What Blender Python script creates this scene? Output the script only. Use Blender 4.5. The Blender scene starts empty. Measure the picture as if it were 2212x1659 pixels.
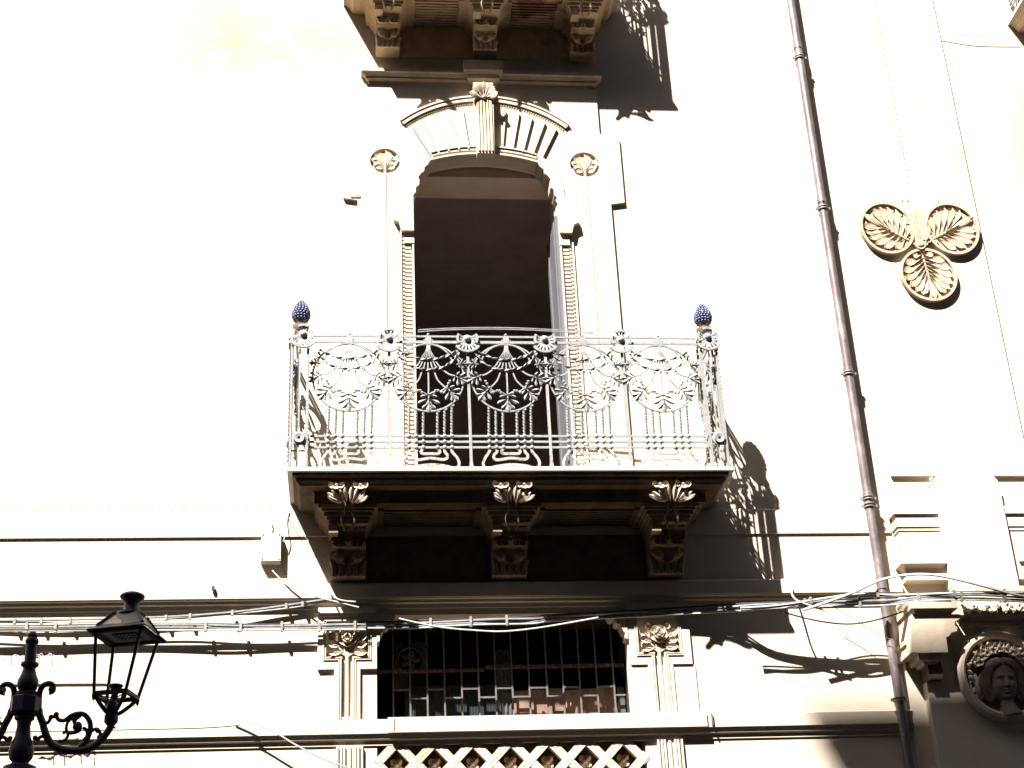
import bpy, bmesh, math, random
from mathutils import Vector, Matrix
from mathutils.geometry import tessellate_polygon
random.seed(7)
PI = math.pi
sc = bpy.context.scene
COL = sc.collection

# ------------------------------------------------------------------ camera
AX = Vector((0.99457276, 0.00375764, 0.10397547))      # world axes seen from the camera (x right, y down, z forward)
AY = Vector((-0.09484842, 0.4435024, 0.89124037))
AZ = Vector((-0.04276441, -0.89626531, 0.44145181))
FPX, IW, IH = 3334.29, 2212.0, 1659.0
CAM = Vector((0, -10.8, 1.6))
cd = bpy.data.cameras.new("camera"); cam = bpy.data.objects.new("camera", cd); COL.objects.link(cam)
cd.sensor_width = 36; cd.lens = 36 * FPX / IW; cd.clip_start = 0.1; cd.clip_end = 500
cam.matrix_world = Matrix(((AX[0], -AX[1], -AX[2], CAM.x), (AY[0], -AY[1], -AY[2], CAM.y), (AZ[0], -AZ[1], -AZ[2], CAM.z), (0, 0, 0, 1)))
sc.camera = cam

# ------------------------------------------------------------------ light
SUN = Vector((0.78, 1.0, -1.70)).normalized()          # direction the light travels
elev = math.asin(-SUN.z)
w = bpy.data.worlds.new("World"); sc.world = w; w.use_nodes = True
nt = w.node_tree; bg = nt.nodes['Background']
sky = nt.nodes.new('ShaderNodeTexSky'); sky.sky_type = 'NISHITA'; sky.sun_disc = False
sky.air_density = 0.7; sky.dust_density = 2.0; sky.ozone_density = 0.4; sky.sun_elevation = elev; sky.sun_rotation = math.atan2(-SUN.x, -SUN.y)
nt.links.new(sky.outputs[0], bg.inputs[0]); bg.inputs[1].default_value = 0.05
sd = bpy.data.lights.new("sun", 'SUN'); sd.energy = 5.0; sd.angle = math.radians(0.5); sd.color = (1.0, 0.965, 0.92)
so = bpy.data.objects.new("sun", sd); COL.objects.link(so)
so.rotation_euler = SUN.to_track_quat('-Z', 'Y').to_euler(); so.location = (-8, -12, 30)
sc.view_settings.view_transform = 'Standard'; sc.view_settings.look = 'None'
sc.view_settings.exposure = 2.4; sc.view_settings.gamma = 1.0; sc.view_settings.use_curve_mapping = False

# ------------------------------------------------------------------ measuring helpers
def F(x, y, d=0.0):
    """point of the plane d metres in front of the facade seen at (x, y) of a 2212 x 1659 picture"""
    c = Vector((x - IW / 2, y - IH / 2, FPX)); r = Vector((AX.dot(c), AY.dot(c), AZ.dot(c)))
    t = (-d - CAM.y) / r.y
    return CAM + r * t
def crop(x0, y0, x1, wpx):
    s = (x1 - x0) / wpx
    return lambda x, y, d=0.0: F((x0 + x * s) * .97359, (y0 + y * s) * .97359, d)

# ------------------------------------------------------------------ mesh builder
class MB:
    def __init__(s): s.v = []; s.f = []
    def add(s, vs, fs):
        o = len(s.v); s.v += [Vector(v) for v in vs]; s.f += [tuple(i + o for i in f) for f in fs]
    def box(s, x0, x1, y0, y1, z0, z1):
        s.add([(x0,y0,z0),(x1,y0,z0),(x1,y1,z0),(x0,y1,z0),(x0,y0,z1),(x1,y0,z1),(x1,y1,z1),(x0,y1,z1)],
              [(0,3,2,1),(4,5,6,7),(0,1,5,4),(1,2,6,5),(2,3,7,6),(3,0,4,7)])
    def wbox(s, x0, x1, d0, d1, z0, z1): s.box(x0, x1, -d1, -d0, z0, z1)   # d = distance in front of the wall
    def prism(s, poly, d0, d1, holes=()):
        """x,z outline (with holes) extruded from d0 to d1 in front of the wall"""
        loops = [list(poly)] + [list(h) for h in holes]
        flat = [p for l in loops for p in l]
        tris = tessellate_polygon([[Vector((p[0], p[1], 0)) for p in l] for l in loops])
        n = len(flat)
        vs = [(p[0], -d1, p[1]) for p in flat] + [(p[0], -d0, p[1]) for p in flat]
        fs = [tuple(t) for t in tris] + [tuple(i + n for i in reversed(t)) for t in tris]
        k = 0
        for l in loops:
            m = len(l)
            for i in range(m):
                a, b = k + i, k + (i + 1) % m
                fs.append((a, b, b + n, a + n))
            k += m
        s.add(vs, fs)
    def sweep(s, pts, secf, closed=False, up=(0, -1, 0), caps=True):
        """secf(i, t) -> list of (a, b) offsets: a along side, b along up"""
        pts = [Vector(p) for p in pts]; n = len(pts); up = Vector(up)
        L = 0; base = len(s.v); m = None
        for i, p in enumerate(pts):
            if closed: T = pts[(i + 1) % n] - pts[i - 1]
            else: T = pts[min(i + 1, n - 1)] - pts[max(i - 1, 0)]
            T.normalize()
            side = T.cross(up)
            if side.length < 1e-4: side = T.cross(Vector((1, 0, 0)))
            side.normalize(); u = side.cross(T).normalized()
            if i: L += (p - pts[i - 1]).length
            sec = secf(i, L); m = len(sec)
            for a, b in sec: s.v.append(p + side * a + u * b)
        rng = n if closed else n - 1
        for i in range(rng):
            for j in range(m):
                a = base + i * m + j; b = base + i * m + (j + 1) % m
                c = base + ((i + 1) % n) * m + (j + 1) % m; e = base + ((i + 1) % n) * m + j
                s.f.append((a, b, c, e))
        if caps and not closed:
            s.f.append(tuple(base + j for j in range(m - 1, -1, -1)))
            s.f.append(tuple(base + (n - 1) * m + j for j in range(m)))
    def tube(s, pts, r, k=8, closed=False):
        rf = r if callable(r) else (lambda i: r)
        s.sweep(pts, lambda i, L: [(rf(i) * math.cos(2 * PI * j / k), rf(i) * math.sin(2 * PI * j / k)) for j in range(k)], closed)
    def bar(s, pts, w, h, twist=0.0, closed=False, up=(0, -1, 0)):
        def sec(i, L):
            a = twist * L; c, q = math.cos(a), math.sin(a)
            return [(x * c - y * q, x * q + y * c) for x, y in ((-w/2, -h/2), (w/2, -h/2), (w/2, h/2), (-w/2, h/2))]
        s.sweep(pts, sec, closed, up)
    def lathe(s, prof, c=(0, 0, 0), k=20, axis='z'):
        c = Vector(c); b = len(s.v); n = len(prof)
        for r, h in prof:
            for j in range(k):
                a = 2 * PI * j / k; x, y = r * math.cos(a), r * math.sin(a)
                s.v.append(c + (Vector((x, y, h)) if axis == 'z' else Vector((x, -h, y))))
        for i in range(n - 1):
            for j in range(k):
                s.f.append((b + i*k + j, b + i*k + (j+1) % k, b + (i+1)*k + (j+1) % k, b + (i+1)*k + j))
        s.f.append(tuple(b + j for j in range(k - 1, -1, -1))); s.f.append(tuple(b + (n-1)*k + j for j in range(k)))
    def ball(s, c, r, k=10, m=6, sq=(1, 1, 1)):
        c = Vector(c); b = len(s.v)
        for i in range(m + 1):
            t = PI * i / m
            for j in range(k):
                a = 2 * PI * j / k
                s.v.append(c + Vector((r*sq[0]*math.sin(t)*math.cos(a), r*sq[1]*math.sin(t)*math.sin(a), r*sq[2]*math.cos(t))))
        for i in range(m):
            for j in range(k):
                s.f.append((b + i*k + j, b + i*k + (j+1) % k, b + (i+1)*k + (j+1) % k, b + (i+1)*k + j))
    def petal(s, p0, p1, w, ridge, nrm=(0, -1, 0), th=.004, n=6, peak=.55, bend=0.0, tipw=0.0, edge=0.0):
        """a leaf or petal lying on a surface: ridge > 0 raised midrib, < 0 cupped; edge lifts the rim"""
        p0, p1, nrm = Vector(p0), Vector(p1), Vector(nrm).normalized()
        D = p1 - p0; sd_ = D.cross(nrm).normalized(); b = len(s.v)
        for i in range(n + 1):
            t = i / n
            ww = w / 2 * (math.sin(PI * (t ** (math.log(.5) / math.log(peak)))) ** .75 + tipw * t)
            c = p0 + D * t + nrm * (bend * math.sin(PI * t * .5) ** 2)
            s.v += [c - sd_ * (ww + 1e-4) + nrm * edge, c + nrm * ridge * (1 - .5 * t), c + sd_ * (ww + 1e-4) + nrm * edge,
                    c + sd_ * (ww + 1e-4) * .9 - nrm * th, c - sd_ * (ww + 1e-4) * .9 - nrm * th]
        for i in range(n):
            for j in range(5):
                s.f.append((b + i*5 + j, b + i*5 + (j+1) % 5, b + (i+1)*5 + (j+1) % 5, b + (i+1)*5 + j))
        s.f.append(tuple(b + j for j in range(4, -1, -1))); s.f.append(tuple(b + n*5 + j for j in range(5)))
    def around(s, prof, xL, xR, z0=0.0):
        """moulding profile [(d, z)] wrapped round three sides of a projecting block; side inset = D - d"""
        D = max(p[0] for p in prof); b = len(s.v); n = len(prof)
        for d, z in prof:
            i = D - d
            s.v += [Vector((xL + i, .01, z0 + z)), Vector((xL + i, -d, z0 + z)), Vector((xR - i, -d, z0 + z)), Vector((xR - i, .01, z0 + z))]
        for q in range(n - 1):
            for j in range(3): s.f.append((b + q*4 + j, b + q*4 + j + 1, b + (q+1)*4 + j + 1, b + (q+1)*4 + j))
        s.f.append((b, b+1, b+2, b+3)); s.f.append(tuple(b + (n-1)*4 + j for j in (3, 2, 1, 0)))
        s.f.append(tuple(b + q*4 for q in range(n))); s.f.append(tuple(b + q*4 + 3 for q in range(n-1, -1, -1)))
    def mould(s, prof, x0, x1, z0=0.0):
        """moulding profile [(d, z)] run straight along x"""
        b = len(s.v); n = len(prof)
        for x in (x0, x1):
            for d, z in prof: s.v.append(Vector((x, -d, z0 + z)))
        for q in range(n):
            r = (q + 1) % n; s.f.append((b + q, b + r, b + n + r, b + n + q))
        s.f.append(tuple(b + q for q in range(n))); s.f.append(tuple(b + n + q for q in range(n - 1, -1, -1)))

WORG = {}
def obj(name, mb, mat, parent=None, smooth=False, local=False, loc=None, label=None, kind=None):
    me = bpy.data.meshes.new(name)
    off = Vector((0, 0, 0))
    if parent is not None and not local: off = WORG.get(parent.name, Vector((0, 0, 0)))
    if parent is None and loc is not None: off = Vector(loc)
    me.from_pydata([tuple(v - off) for v in mb.v], [], mb.f)
    bm = bmesh.new(); bm.from_mesh(me); bmesh.ops.recalc_face_normals(bm, faces=bm.faces); bm.to_mesh(me); bm.free()
    if smooth:
        for p in me.polygons: p.use_smooth = True
        try: me.set_sharp_from_angle(angle=math.radians(40))
        except Exception: pass
    me.materials.append(mat)
    o = bpy.data.objects.new(name, me); COL.objects.link(o)
    if parent is not None: o.parent = parent; WORG[o.name] = WORG.get(parent.name, Vector((0, 0, 0)))
    elif loc is not None: o.location = loc; WORG[o.name] = Vector(loc)
    if label: o['label'] = label
    if kind: o['kind'] = kind
    return o
def thing(name, label, cat, loc=(0, 0, 0), group=None):
    o = bpy.data.objects.new(name, None); o.empty_display_size = .1; COL.objects.link(o); o.location = loc
    o['label'] = label; o['category'] = cat
    if group: o['group'] = group
    WORG[o.name] = Vector(loc); return o
def tag(o, label, cat, group=None):
    o['label'] = label; o['category'] = cat
    if group: o['group'] = group
    return o
def copy_tree(o, parent=None):
    c = o.copy(); COL.objects.link(c); c.parent = parent
    for ch in list(o.children): copy_tree(ch, c)
    return c
def circ(cx, cz, r, n=32, a0=0, a1=2 * PI, rz=None):
    rz = rz or r
    m = n if abs(a1 - a0 - 2 * PI) < 1e-6 else n - 1
    return [(cx + r * math.cos(a0 + (a1 - a0) * i / m), cz + rz * math.sin(a0 + (a1 - a0) * i / m)) for i in range(n)]
def smoothpts(P, k=6):
    """Catmull-Rom through points"""
    P = [Vector(p) for p in P]; out = []
    for i in range(len(P) - 1):
        a = P[max(i-1, 0)]; b = P[i]; c = P[i+1]; d = P[min(i+2, len(P)-1)]
        for j in range(k):
            t = j / k
            out.append(.5 * ((2*b) + (c-a)*t + (2*a-5*b+4*c-d)*t*t + (3*b-a-3*c+d)*t**3))
    out.append(P[-1]); return out

# ------------------------------------------------------------------ materials
def mat(name, c1, c2=None, scale=4.0, rough=.8, metal=0.0, bump=0.0, bscale=40.0, lo=.4, hi=.65, spec=.3, stain=None, sscale=.8, slo=.5, shi=.62, streak=1.0):
    m = bpy.data.materials.new(name); m.use_nodes = True; N = m.node_tree.nodes; L = m.node_tree.links
    b = N['Principled BSDF']; b.inputs['Roughness'].default_value = rough; b.inputs['Metallic'].default_value = metal
    b.inputs['Specular IOR Level'].default_value = spec
    b.inputs['Base Color'].default_value = (*c1, 1)
    tc = N.new('ShaderNodeTexCoord')
    geo = N.new('ShaderNodeNewGeometry')
    mp = N.new('ShaderNodeMapping'); mp.inputs['Scale'].default_value = (1, 1, streak)
    L.new(geo.outputs['Position'], mp.inputs[0])
    src = None
    if c2:
        no = N.new('ShaderNodeTexNoise'); no.inputs['Scale'].default_value = scale; no.inputs['Detail'].default_value = 6; no.inputs['Roughness'].default_value = .65
        L.new(mp.outputs[0], no.inputs[0])
        mr = N.new('ShaderNodeMapRange'); mr.inputs[1].default_value = lo; mr.inputs[2].default_value = hi; L.new(no.outputs[0], mr.inputs[0])
        mx = N.new('ShaderNodeMix'); mx.data_type = 'RGBA'; mx.inputs[6].default_value = (*c1, 1); mx.inputs[7].default_value = (*c2, 1)
        L.new(mr.outputs[0], mx.inputs[0]); src = mx.outputs[2]
        if stain:
            n2 = N.new('ShaderNodeTexNoise'); n2.inputs['Scale'].default_value = sscale; n2.inputs['Detail'].default_value = 8; L.new(mp.outputs[0], n2.inputs[0])
            m2 = N.new('ShaderNodeMapRange'); m2.inputs[1].default_value = slo; m2.inputs[2].default_value = shi; L.new(n2.outputs[0], m2.inputs[0])
            x2 = N.new('ShaderNodeMix'); x2.data_type = 'RGBA'; L.new(m2.outputs[0], x2.inputs[0]); L.new(src, x2.inputs[6]); x2.inputs[7].default_value = (*stain, 1); src = x2.outputs[2]
        L.new(src, b.inputs['Base Color'])
    if bump:
        nb = N.new('ShaderNodeTexNoise'); nb.inputs['Scale'].default_value = bscale; nb.inputs['Detail'].default_value = 5; L.new(geo.outputs['Position'], nb.inputs[0])
        bp = N.new('ShaderNodeBump'); bp.inputs['Strength'].default_value = bump; bp.inputs['Distance'].default_value = .01
        L.new(nb.outputs[0], bp.inputs['Height']); L.new(bp.outputs[0], b.inputs['Normal'])
    return m
M_WALL = mat('wall_plaster', (.44, .378, .30), (.41, .345, .265), 1.6, .9, bump=.12, bscale=60, stain=(.33, .25, .17), sscale=.55, slo=.56, shi=.72, streak=.35)
M_STONE = mat('carved_stone', (.45, .37, .28), (.37, .29, .20), 7, .9, bump=.25, bscale=70, lo=.45, hi=.75, stain=(.26, .18, .11), sscale=3, slo=.6, shi=.75)
M_UPST = mat('upper_balcony_stone', (.56, .43, .28), (.40, .27, .15), 6, .9, bump=.25, bscale=70, lo=.4, hi=.8, stain=(.16, .08, .05), sscale=2.2, slo=.56, shi=.68, streak=.6)  # base colour lightened to imitate glare on the upper balconies
M_SHADEST = mat('shade_darkened_stone', (.13, .088, .055), (.055, .038, .024), 6, .95, bump=.3, bscale=60, lo=.35, hi=.75)  # base colour darkened to imitate the shade under the lower balcony
M_MARB = mat('marble_slab', (.48, .45, .40), (.42, .37, .30), 5, .7, bump=.05)
M_IRON = mat('painted_railing_iron', (.215, .215, .21), (.165, .165, .16), 30, .5, bump=.2, bscale=120, stain=(.13, .10, .08), sscale=24, slo=.64, shi=.70)
M_RUST = mat('rusted_railing_iron', (.23, .225, .21), (.13, .08, .055), 35, .7, bump=.3, bscale=120, lo=.54, hi=.62)
M_PINE = mat('blue_glazed_ceramic', (.045, .055, .115), (.075, .08, .15), 40, .38, spec=.4)
M_CAPB = mat('brown_glazed_base', (.16, .10, .07), (.08, .05, .04), 30, .5)
M_PIPE = mat('copper_downpipe', (.125, .098, .098), (.25, .215, .21), 9, .42, metal=.35, bump=.1, bscale=50, lo=.45, hi=.7, streak=.5)
M_CLAMP = mat('grey_clamp_metal', (.25, .24, .22), (.15, .13, .11), 30, .5, metal=.4)
M_CABG = mat('grey_cable_sheath', (.20, .205, .20), (.13, .135, .135), 20, .5)
M_CABW = mat('white_cable_sheath', (.38, .38, .36), (.28, .28, .26), 20, .5)
M_CABB = mat('black_cable_sheath', (.03, .03, .035), None, rough=.45)
M_LAMP = mat('dark_lamp_iron', (.028, .022, .034), (.045, .03, .04), 25, .45, metal=.2, bump=.15, bscale=80, spec=.5)
M_OPAL = mat('opal_lamp_glass', (.6, .55, .5), (.4, .36, .34), 9, .25, metal=.5, spec=.6)
def opal():
    N = M_OPAL.node_tree.nodes; L = M_OPAL.node_tree.links
    tr = N.new('ShaderNodeBsdfTranslucent'); tr.inputs[0].default_value = (.80, .72, .62, 1)
    tp = N.new('ShaderNodeBsdfTransparent'); tp.inputs[0].default_value = (.85, .82, .78, 1)
    m1 = N.new('ShaderNodeMixShader'); m1.inputs[0].default_value = .42; L.new(tr.outputs[0], m1.inputs[1]); L.new(tp.outputs[0], m1.inputs[2])
    mx = N.new('ShaderNodeMixShader'); mx.inputs[0].default_value = .8; L.new(N['Principled BSDF'].outputs[0], mx.inputs[1]); L.new(m1.outputs[0], mx.inputs[2]); L.new(mx.outputs[0], N['Material Output'].inputs[0])
opal()
M_LEDP = mat('led_plate_metal', (.8, .77, .73), (.75, .72, .68), 15, .5)
M_LENS = mat('led_lens', (.75, .75, .72), None, rough=.1, spec=.9)
M_LEDB = mat('led_board', (.07, .06, .06), None, rough=.5)
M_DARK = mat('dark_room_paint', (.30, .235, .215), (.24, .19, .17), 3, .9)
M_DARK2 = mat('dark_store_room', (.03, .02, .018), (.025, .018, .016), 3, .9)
M_MED = mat('shade_dark_medallion_stone', (.17, .125, .092), (.11, .08, .058), 12, .9, bump=.25, bscale=70)  # darker copy of the carved stone; shade on the portrait put into its colour
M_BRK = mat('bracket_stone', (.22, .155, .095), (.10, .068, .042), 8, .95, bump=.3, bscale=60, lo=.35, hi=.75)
M_TREF = mat('trefoil_stone', (.38, .30, .215), (.30, .225, .15), 9, .9, bump=.2, bscale=70)
M_LINT = mat('lintel_paint', (.58, .46, .36), (.5, .39, .3), 5, .8)
M_DOORP = mat('grey_door_paint', (.092, .09, .10), (.08, .077, .085), 12, .5)
M_BOXP = mat('junction_box_plastic', (.42, .38, .32), (.38, .33, .27), 10, .5)
M_GRIL = mat('window_grille_iron', (.10, .095, .093), (.075, .055, .045), 40, .7, bump=.2)
M_RUSTB = mat('rusty_beam', (.07, .03, .02), (.12, .10, .09), 40, .8, bump=.3, lo=.5, hi=.6)
M_CORB = mat('blue_grey_corrugated_sheet', (.018, .025, .028), (.012, .016, .019), 14, .6)
M_CORP = mat('pink_cardboard_panel', (.17, .105, .08), (.10, .06, .045), 9, .7)
M_SILV = mat('grey_curtain', (.06, .06, .06), (.04, .04, .04), 14, .6)
M_AC = mat('fan_unit_metal', (.05, .045, .04), None, rough=.6)
M_ASPH = mat('asphalt', (.05, .05, .05), (.04, .04, .04), 20, .9, bump=.3)
M_PAVE = mat('pavement_stone', (.16, .15, .14), (.12, .11, .1), 6, .85, bump=.2)
M_OPP = mat('opposite_plaster', (.038, .03, .024), (.03, .024, .02), 2, .9, bump=.1)
M_WIN = mat('dark_window_glass', (.02, .02, .025), None, rough=.1, spec=.6)
M_ROOF = mat('roof_tile', (.20, .10, .06), (.14, .07, .04), 6, .9)
M_BRONZ = mat('steel_rod', (.42, .42, .42), (.3, .3, .3), 20, .3, metal=.6)
M_STRL = mat('light_string_wire', (.25, .2, .18), None, rough=.6)

def patch(m, cen, rad, col):
    N = m.node_tree.nodes; L = m.node_tree.links; b = N['Principled BSDF']; src = b.inputs['Base Color'].links[0].from_socket
    geo = N.new('ShaderNodeNewGeometry'); sub = N.new('ShaderNodeVectorMath'); sub.operation = 'SUBTRACT'; sub.inputs[1].default_value = cen; L.new(geo.outputs['Position'], sub.inputs[0])
    mul = N.new('ShaderNodeVectorMath'); mul.operation = 'MULTIPLY'; mul.inputs[1].default_value = (1 / rad[0], 0, 1 / rad[1]); L.new(sub.outputs[0], mul.inputs[0])
    ln = N.new('ShaderNodeVectorMath'); ln.operation = 'LENGTH'; L.new(mul.outputs[0], ln.inputs[0])
    mr = N.new('ShaderNodeMapRange'); mr.inputs[1].default_value = .35; mr.inputs[2].default_value = 1.0; mr.inputs[3].default_value = 1; mr.inputs[4].default_value = 0; L.new(ln.outputs['Value'], mr.inputs[0])
    no = N.new('ShaderNodeTexNoise'); no.inputs['Scale'].default_value = 2.6; no.inputs['Detail'].default_value = 9; no.inputs['Roughness'].default_value = .7; L.new(geo.outputs['Position'], no.inputs[0])
    m2 = N.new('ShaderNodeMapRange'); m2.inputs[1].default_value = .34; m2.inputs[2].default_value = .62; L.new(no.outputs[0], m2.inputs[0])
    mm = N.new('ShaderNodeMath'); mm.operation = 'MULTIPLY'; L.new(mr.outputs[0], mm.inputs[0]); L.new(m2.outputs[0], mm.inputs[1])
    mx = N.new('ShaderNodeMix'); mx.data_type = 'RGBA'; L.new(mm.outputs[0], mx.inputs[0]); L.new(src, mx.inputs[6]); mx.inputs[7].default_value = (*col, 1); L.new(mx.outputs[2], b.inputs['Base Color'])
_c = F(560, 85); patch(M_WALL, tuple(_c), (1.45, .62), (.375, .275, .175))

# ------------------------------------------------------------------ ground, street, opposite house
mb = MB(); mb.box(-120, 120, -150, 60, -.4, -.12); obj('ground', mb, M_ASPH, kind='structure')
mb = MB(); mb.box(-60, 60, -12.4, -1.6, -.116, 0); obj('road', mb, M_ASPH, kind='structure')
mb = MB(); mb.box(-60, 60, -1.6, 0, -.116, .12); obj('pavement', mb, M_PAVE, kind='structure')
t = thing('opposite_house', 'tall shaded house across the street behind the viewer', 'house', (0, -13, 0))
OY = -13.1
mb = MB(); mb.box(-60, 45, OY - 10, OY, 0, 25.6); obj('wall', mb, M_OPP, t)
mb = MB(); mb.box(-60.2, 45.2, OY - 10.2, OY + .15, 25.4, 25.68); obj('cornice', mb, M_OPP, t)
# stair tower with an overhanging roof: its shadow falls on the lower right of the facade
SH = [(1846, 1705), (1842, 1659), (1822, 1628), (1785, 1600), (1745, 1572), (1740, 1550), (1785, 1532), (1900, 1526), (2022, 1540), (2105, 1536), (2125, 1510), (2200, 1488), (2400, 1455)]
tw = [(F(x, y).x - .78 * 13.1, F(x, y).z + 1.70 * 13.1) for x, y in SH]
tw = [(tw[0][0], 25.5)] + tw + [(44, tw[-1][1] + .1), (44, 25.5)]
mb = MB(); mb.prism(tw, 13.1, 20); obj('stair_tower', mb, M_OPP, t)
wm = None
for fl in range(7):
    for k in range(14):
        x = -24 + k * 3.4; z = 1.2 + fl * 3.3
        m1 = MB(); m1.box(x, x + 1.2, OY - .02, OY + .03, z, z + 2.0)
        o = obj('window', m1, M_WIN, t)

# ------------------------------------------------------------------ the facade
bld = thing('building', 'pale cream Art Nouveau palazzo facade with carved mouldings, bleached by full sun', 'building', (1.1, 0, 0))
DC = 1.107                                         # centre line of the balcony door
zs = 8.66
arch = [F(893, 428), F(897, 408), F(905, 392), F(912, 375), F(922, 362), F(930, 353)]
al = [(p.x, p.z) for p in arch]
ar = [(2 * DC - x, z) for x, z in al]
IC, IR = (DC, 7.695), 1.40
ia0 = math.atan2(al[-1][1] - IC[1], al[-1][0] - IC[0]); 
ia = [(IC[0] + IR * math.cos(a), IC[1] + IR * math.sin(a)) for a in [ia0 + (PI - 2 * ia0) * -k / 12 * -1 for k in range(0)]]
aL = math.atan2(al[-1][1] - IC[1], al[-1][0] - IC[0]); aR = PI - aL
ia = [(IC[0] + IR * math.cos(aL + (aR - aL) * k / 14), IC[1] + IR * math.sin(aL + (aR - aL) * k / 14)) for k in range(15)]
# IR chosen so that the ends meet: rescale heights
e0 = ia[0][1] - al[-1][1]; ia = [(x, z - e0) for x, z in ia]
DXL, DXR = .512, 1.702
door_open = [(DXL, 5.96)] + al + ia[1:-1] + ar[::-1] + [(DXR, 5.96)]
WXL, WXR, WZ0, WZ1 = .193, 2.019, 4.30, 5.075
LXL, LXR, LZ1 = .192, 2.09, 4.16
win_open = [(WXL, WZ0), (WXL, WZ1), (WXR, WZ1), (WXR, WZ0)]
lat_open = [(LXL, 3.2), (LXL, LZ1), (LXR, LZ1), (LXR, 3.2)]
door2 = [(.65, 10.7), (.65, 13.4), (1.65, 13.4), (1.65, 10.7)]
mb = MB()
mb.prism([(-9, -.1), (14, -.1), (14, 18.5), (-9, 18.5)], -.12, 0.0, [door_open, win_open, lat_open, door2])
obj('wall', mb, M_WALL, bld)
# string course, cornice, ledge
mb = MB(); mb.mould([(-.01, 5.682), (.014, 5.682), (.014, 5.87), (.006, 5.889), (-.01, 5.889)], -9, 4.13); obj('string_course', mb, M_WALL, bld)
def cornice(z, p):
    return [(-.01, z - .07), (.012, z - .07), (.012, z - .04), (.03, z - .032), (.03, z - .012), (p - .012, z - .006), (p - .012, z), (p, z), (p, z + .10), (p - .02, z + .115), (-.01, z + .12)]
mb = MB(); mb.mould(cornice(5.193, .062), -9, 4.13); obj('cornice', mb, M_WALL, bld)
mb = MB(); mb.mould([(-.01, 4.13), (.01, 4.13), (.01, 4.16), (.03, 4.17), (.04, 4.205), (.05, 4.205), (.05, 4.295), (.03, 4.308), (-.01, 4.31)], -9, F(2003, 1540, .05).x); obj('ledge', mb, M_WALL, bld)
mb = MB(); mb.wbox(F(838, 1575, .07).x, F(1528, 1560, .07).x, .045, .068, 4.206, 4.312); obj('window_sill', mb, M_WALL, bld)
for xq in (F(852, 1570, .07).x, F(1540, 1560, .07).x):
    mb = MB(); mb.wbox(xq - .004, xq + .004, .050, .0695, 4.215, 4.30); obj('ledge_joint', mb, M_SHADEST, bld)
# door surround plate with round recesses
CL, CR = F(832, 347, .03), F(1263, 355, .03)
x8, x9, x6 = 2.115, 2.28, 2.163
rx = [(x6, 5.98), (x6, 8.62), (x9, 8.64), (x9, 9.30), (x8, 9.33), (x8, 9.80)]
outl = rx + [(2 * DC - x, z) for x, z in rx[::-1]]
def inner_door():
    return [(DXL - .004, 5.97)] + [(x - .004, z) for x, z in al] + [(x, z + .004) for x, z in ia[1:-1]] + [(x + .004, z) for x, z in ar[::-1]] + [(DXR + .004, 5.97)]
mb = MB()
lo_ = [(outl[0][0], 5.98)] + rx[1:] + [(2 * DC - x, z) for x, z in rx[::-1][:-1]] + [(2 * DC - x6, 5.98)] + inner_door()
RC = .125
mb.prism(lo_, .0, .028, [circ(CL.x, CL.z, RC, 28), circ(CR.x, CR.z, RC, 28)])
obj('door_surround', mb, M_WALL, bld)
for C_ in (CL, CR):
    mb = MB(); mb.wbox(C_.x - .007, C_.x + .007, .026, .036, 6.0, C_.z - RC); mb.wbox(C_.x - .019, C_.x - .014, .026, .031, 6.0, C_.z - RC - .01); mb.wbox(C_.x + .014, C_.x + .019, .026, .031, 6.0, C_.z - RC - .01)
    stem = obj('flower_stem', mb, M_WALL, bld)
    mb = MB(); c = Vector((C_.x, -.006, C_.z))
    for a, l, wd in ((90, .115, .12), (35, .12, .10), (145, .12, .10), (0, .10, .06), (180, .10, .06), (-35, .10, .05), (-145, .10, .05)):
        a = math.radians(a); mb.petal(c + Vector((0, 0, -.07)), c + Vector((math.cos(a) * l, 0, math.sin(a) * l * .9)), wd, .006, th=.01, peak=.68, bend=.012, edge=.014)
    mb.tube([c + Vector((0, -.01, -.12)), c + Vector((0, -.02, -.05)), c + Vector((0, -.02, 0))], lambda i: (.012, .01, .004)[i], 8)
    obj('carved_flower', mb, M_STONE, bld, smooth=True)
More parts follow.
